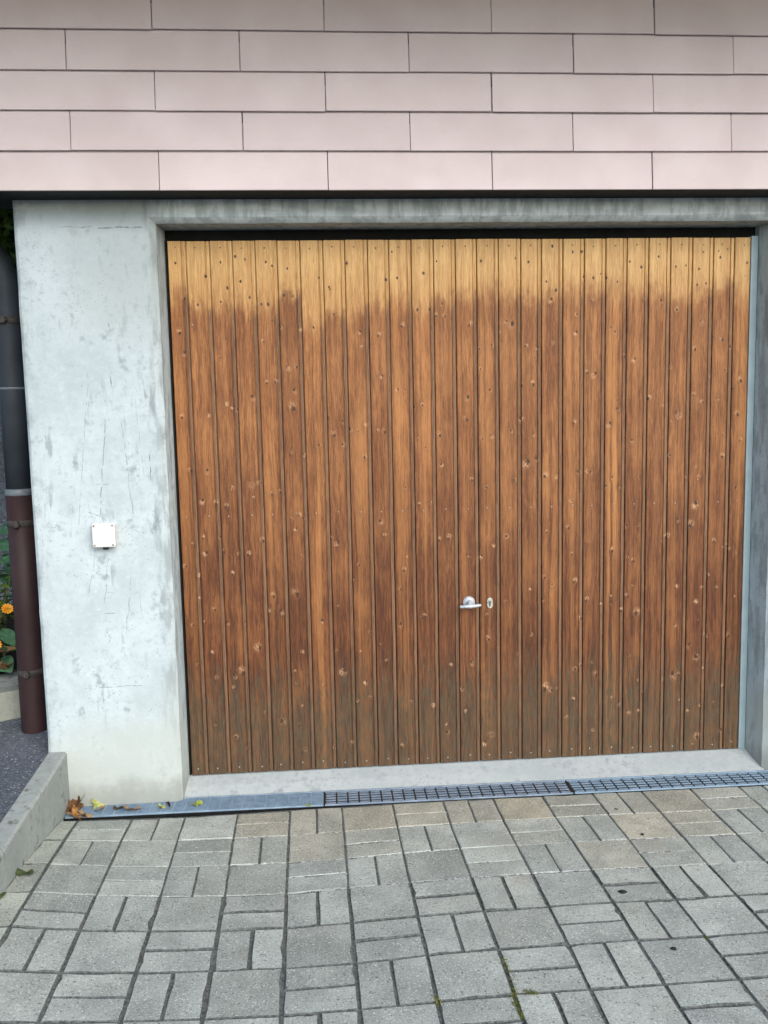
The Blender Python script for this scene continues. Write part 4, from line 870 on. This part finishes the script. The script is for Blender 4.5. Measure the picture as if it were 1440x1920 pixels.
LEAVES_ = [
 (-0.452, -0.150, GZ + .010, 0.045, 'rust', 'rust-brown dry leaf standing in the corner of kerb and pier', (0.6, 0.3, 0.4), 1),
 (-0.420, -0.205, GZ, 0.040, 'amber', 'amber dry leaf in the corner heap, nearest the kerb', (0.3, -0.3, 2.2), 2),
 (-0.425, -0.160, GZ + .022, 0.036, 'rust', 'curled rust leaf on top of the corner heap', (0.5, 0.5, 4.0), 3),
 (-0.387, -0.215, GZ, 0.034, 'tan', 'pale tan scrap of leaf at the right of the corner heap', (0.2, 0.4, 1.2), 4),
 (-0.355, -0.125, GZ + .004, 0.034, 'yellow', 'yellow-green leaf leaning on the pier foot beside the corner heap', (0.9, 0.1, 0.6), 5),
 (-0.338, -0.170, GZ, 0.026, 'tan', 'small tan leaf just below the yellow-green one on the grate', (0.4, 0.5, 2.9), 6),
 (-0.266, -0.168, GZ, 0.030, 'brown', 'dark brown narrow leaf on the grate beside a tan leaf', (0.1, 0.2, 2.6), 7),
 (-0.215, -0.180, GZ, 0.042, 'tan', 'large curled tan leaf lying on the pale grate', (0.3, -0.3, 3.4), 9),
 (-0.100, -0.172, GZ, 0.020, 'yellow', 'small pale yellow leaf on the pale grate', (0.2, 0.3, 1.0), 10),
 (-0.076, -0.155, GZ, 0.028, 'maroon', 'dark maroon leaf standing next to the small pale yellow leaf', (1.0, 0.3, 1.6), 11),
 (0.040, -0.165, GZ, 0.030, 'lime', 'lime-green leaf alone on the pale grate below the pier corner', (0.3, 0.2, 0.8), 12),
 (0.485, -0.222, -0.060, 0.014, 'lime', 'tiny yellow-green leaf scrap at the end of the pale grate', (0.2, 0.2, 0.2), 13)]
for (x, y, z, s_, c_, lb, ro, sd_) in LEAVES_: leaf(x, y, z, s_, c_, lb, ro, sd_, c_ not in ('brown', 'lime', 'maroon'))
leaf(-0.440, -0.745, ground_z(-0.440, -0.745) + 0.004, 0.036, 'green', 'dull green leaf on the cut blocks beside the kerb', (0.05, 0.05, 2.9), 21, False, 0.2)
leaf(-0.470, -0.900, ground_z(-0.470, -0.900) + 0.005, 0.028, 'green', 'dark green leaf at the left edge, against the kerb foot', (0.05, 0.05, 1.0), 22, False, 0.2)

def spot(x, y, r, label, seed):
    rn = random.Random(seed); v, f = [(0, 0, 0.0024)], []; n = 14
    for k in range(n):
        a = 2 * math.pi * k / n; q = r * rn.uniform(0.7, 1.15)
        v += [(q * 0.7 * math.cos(a), q * 0.55 * math.sin(a), 0.0018), (q * math.cos(a), q * 0.75 * math.sin(a), -0.002)]
    for k in range(n):
        k2 = (k + 1) % n; f += [(0, 1 + 2 * k, 1 + 2 * k2), (1 + 2 * k, 2 + 2 * k, 2 + 2 * k2, 1 + 2 * k2)]
    o = obj('gum_spot', v, f, M['gum'], None, True); o.location = (x, y, ground_z(x, y) + 0.0010); tag(o, label, 'stain', 'dark spots on the paving')
for a in SPOTS: spot(*a)

random.seed(3)
v, f = [], []
for (x0, y0, x1, y1, n, sp) in MOSS:
    for k in range(int(1.3 * n)):
        t = random.random(); x = x0 + (x1 - x0) * t + random.gauss(0, sp); y = y0 + (y1 - y0) * t + random.gauss(0, sp); z = ground_z(x, y) - 0.003
        a = random.uniform(0, 6.28); h = random.uniform(0.004, 0.009); wq = random.uniform(0.0012, 0.0024); b = len(v)
        v += [(x - wq * math.cos(a), y - wq * math.sin(a), z), (x + wq * math.cos(a), y + wq * math.sin(a), z), (x + jit(0.004), y + jit(0.004), z + h)]; f.append((b, b + 1, b + 2))
tag(obj('moss', v, f, M['moss']), 'yellow-green moss growing in the joints of the paving', 'moss', None, 'stuff')
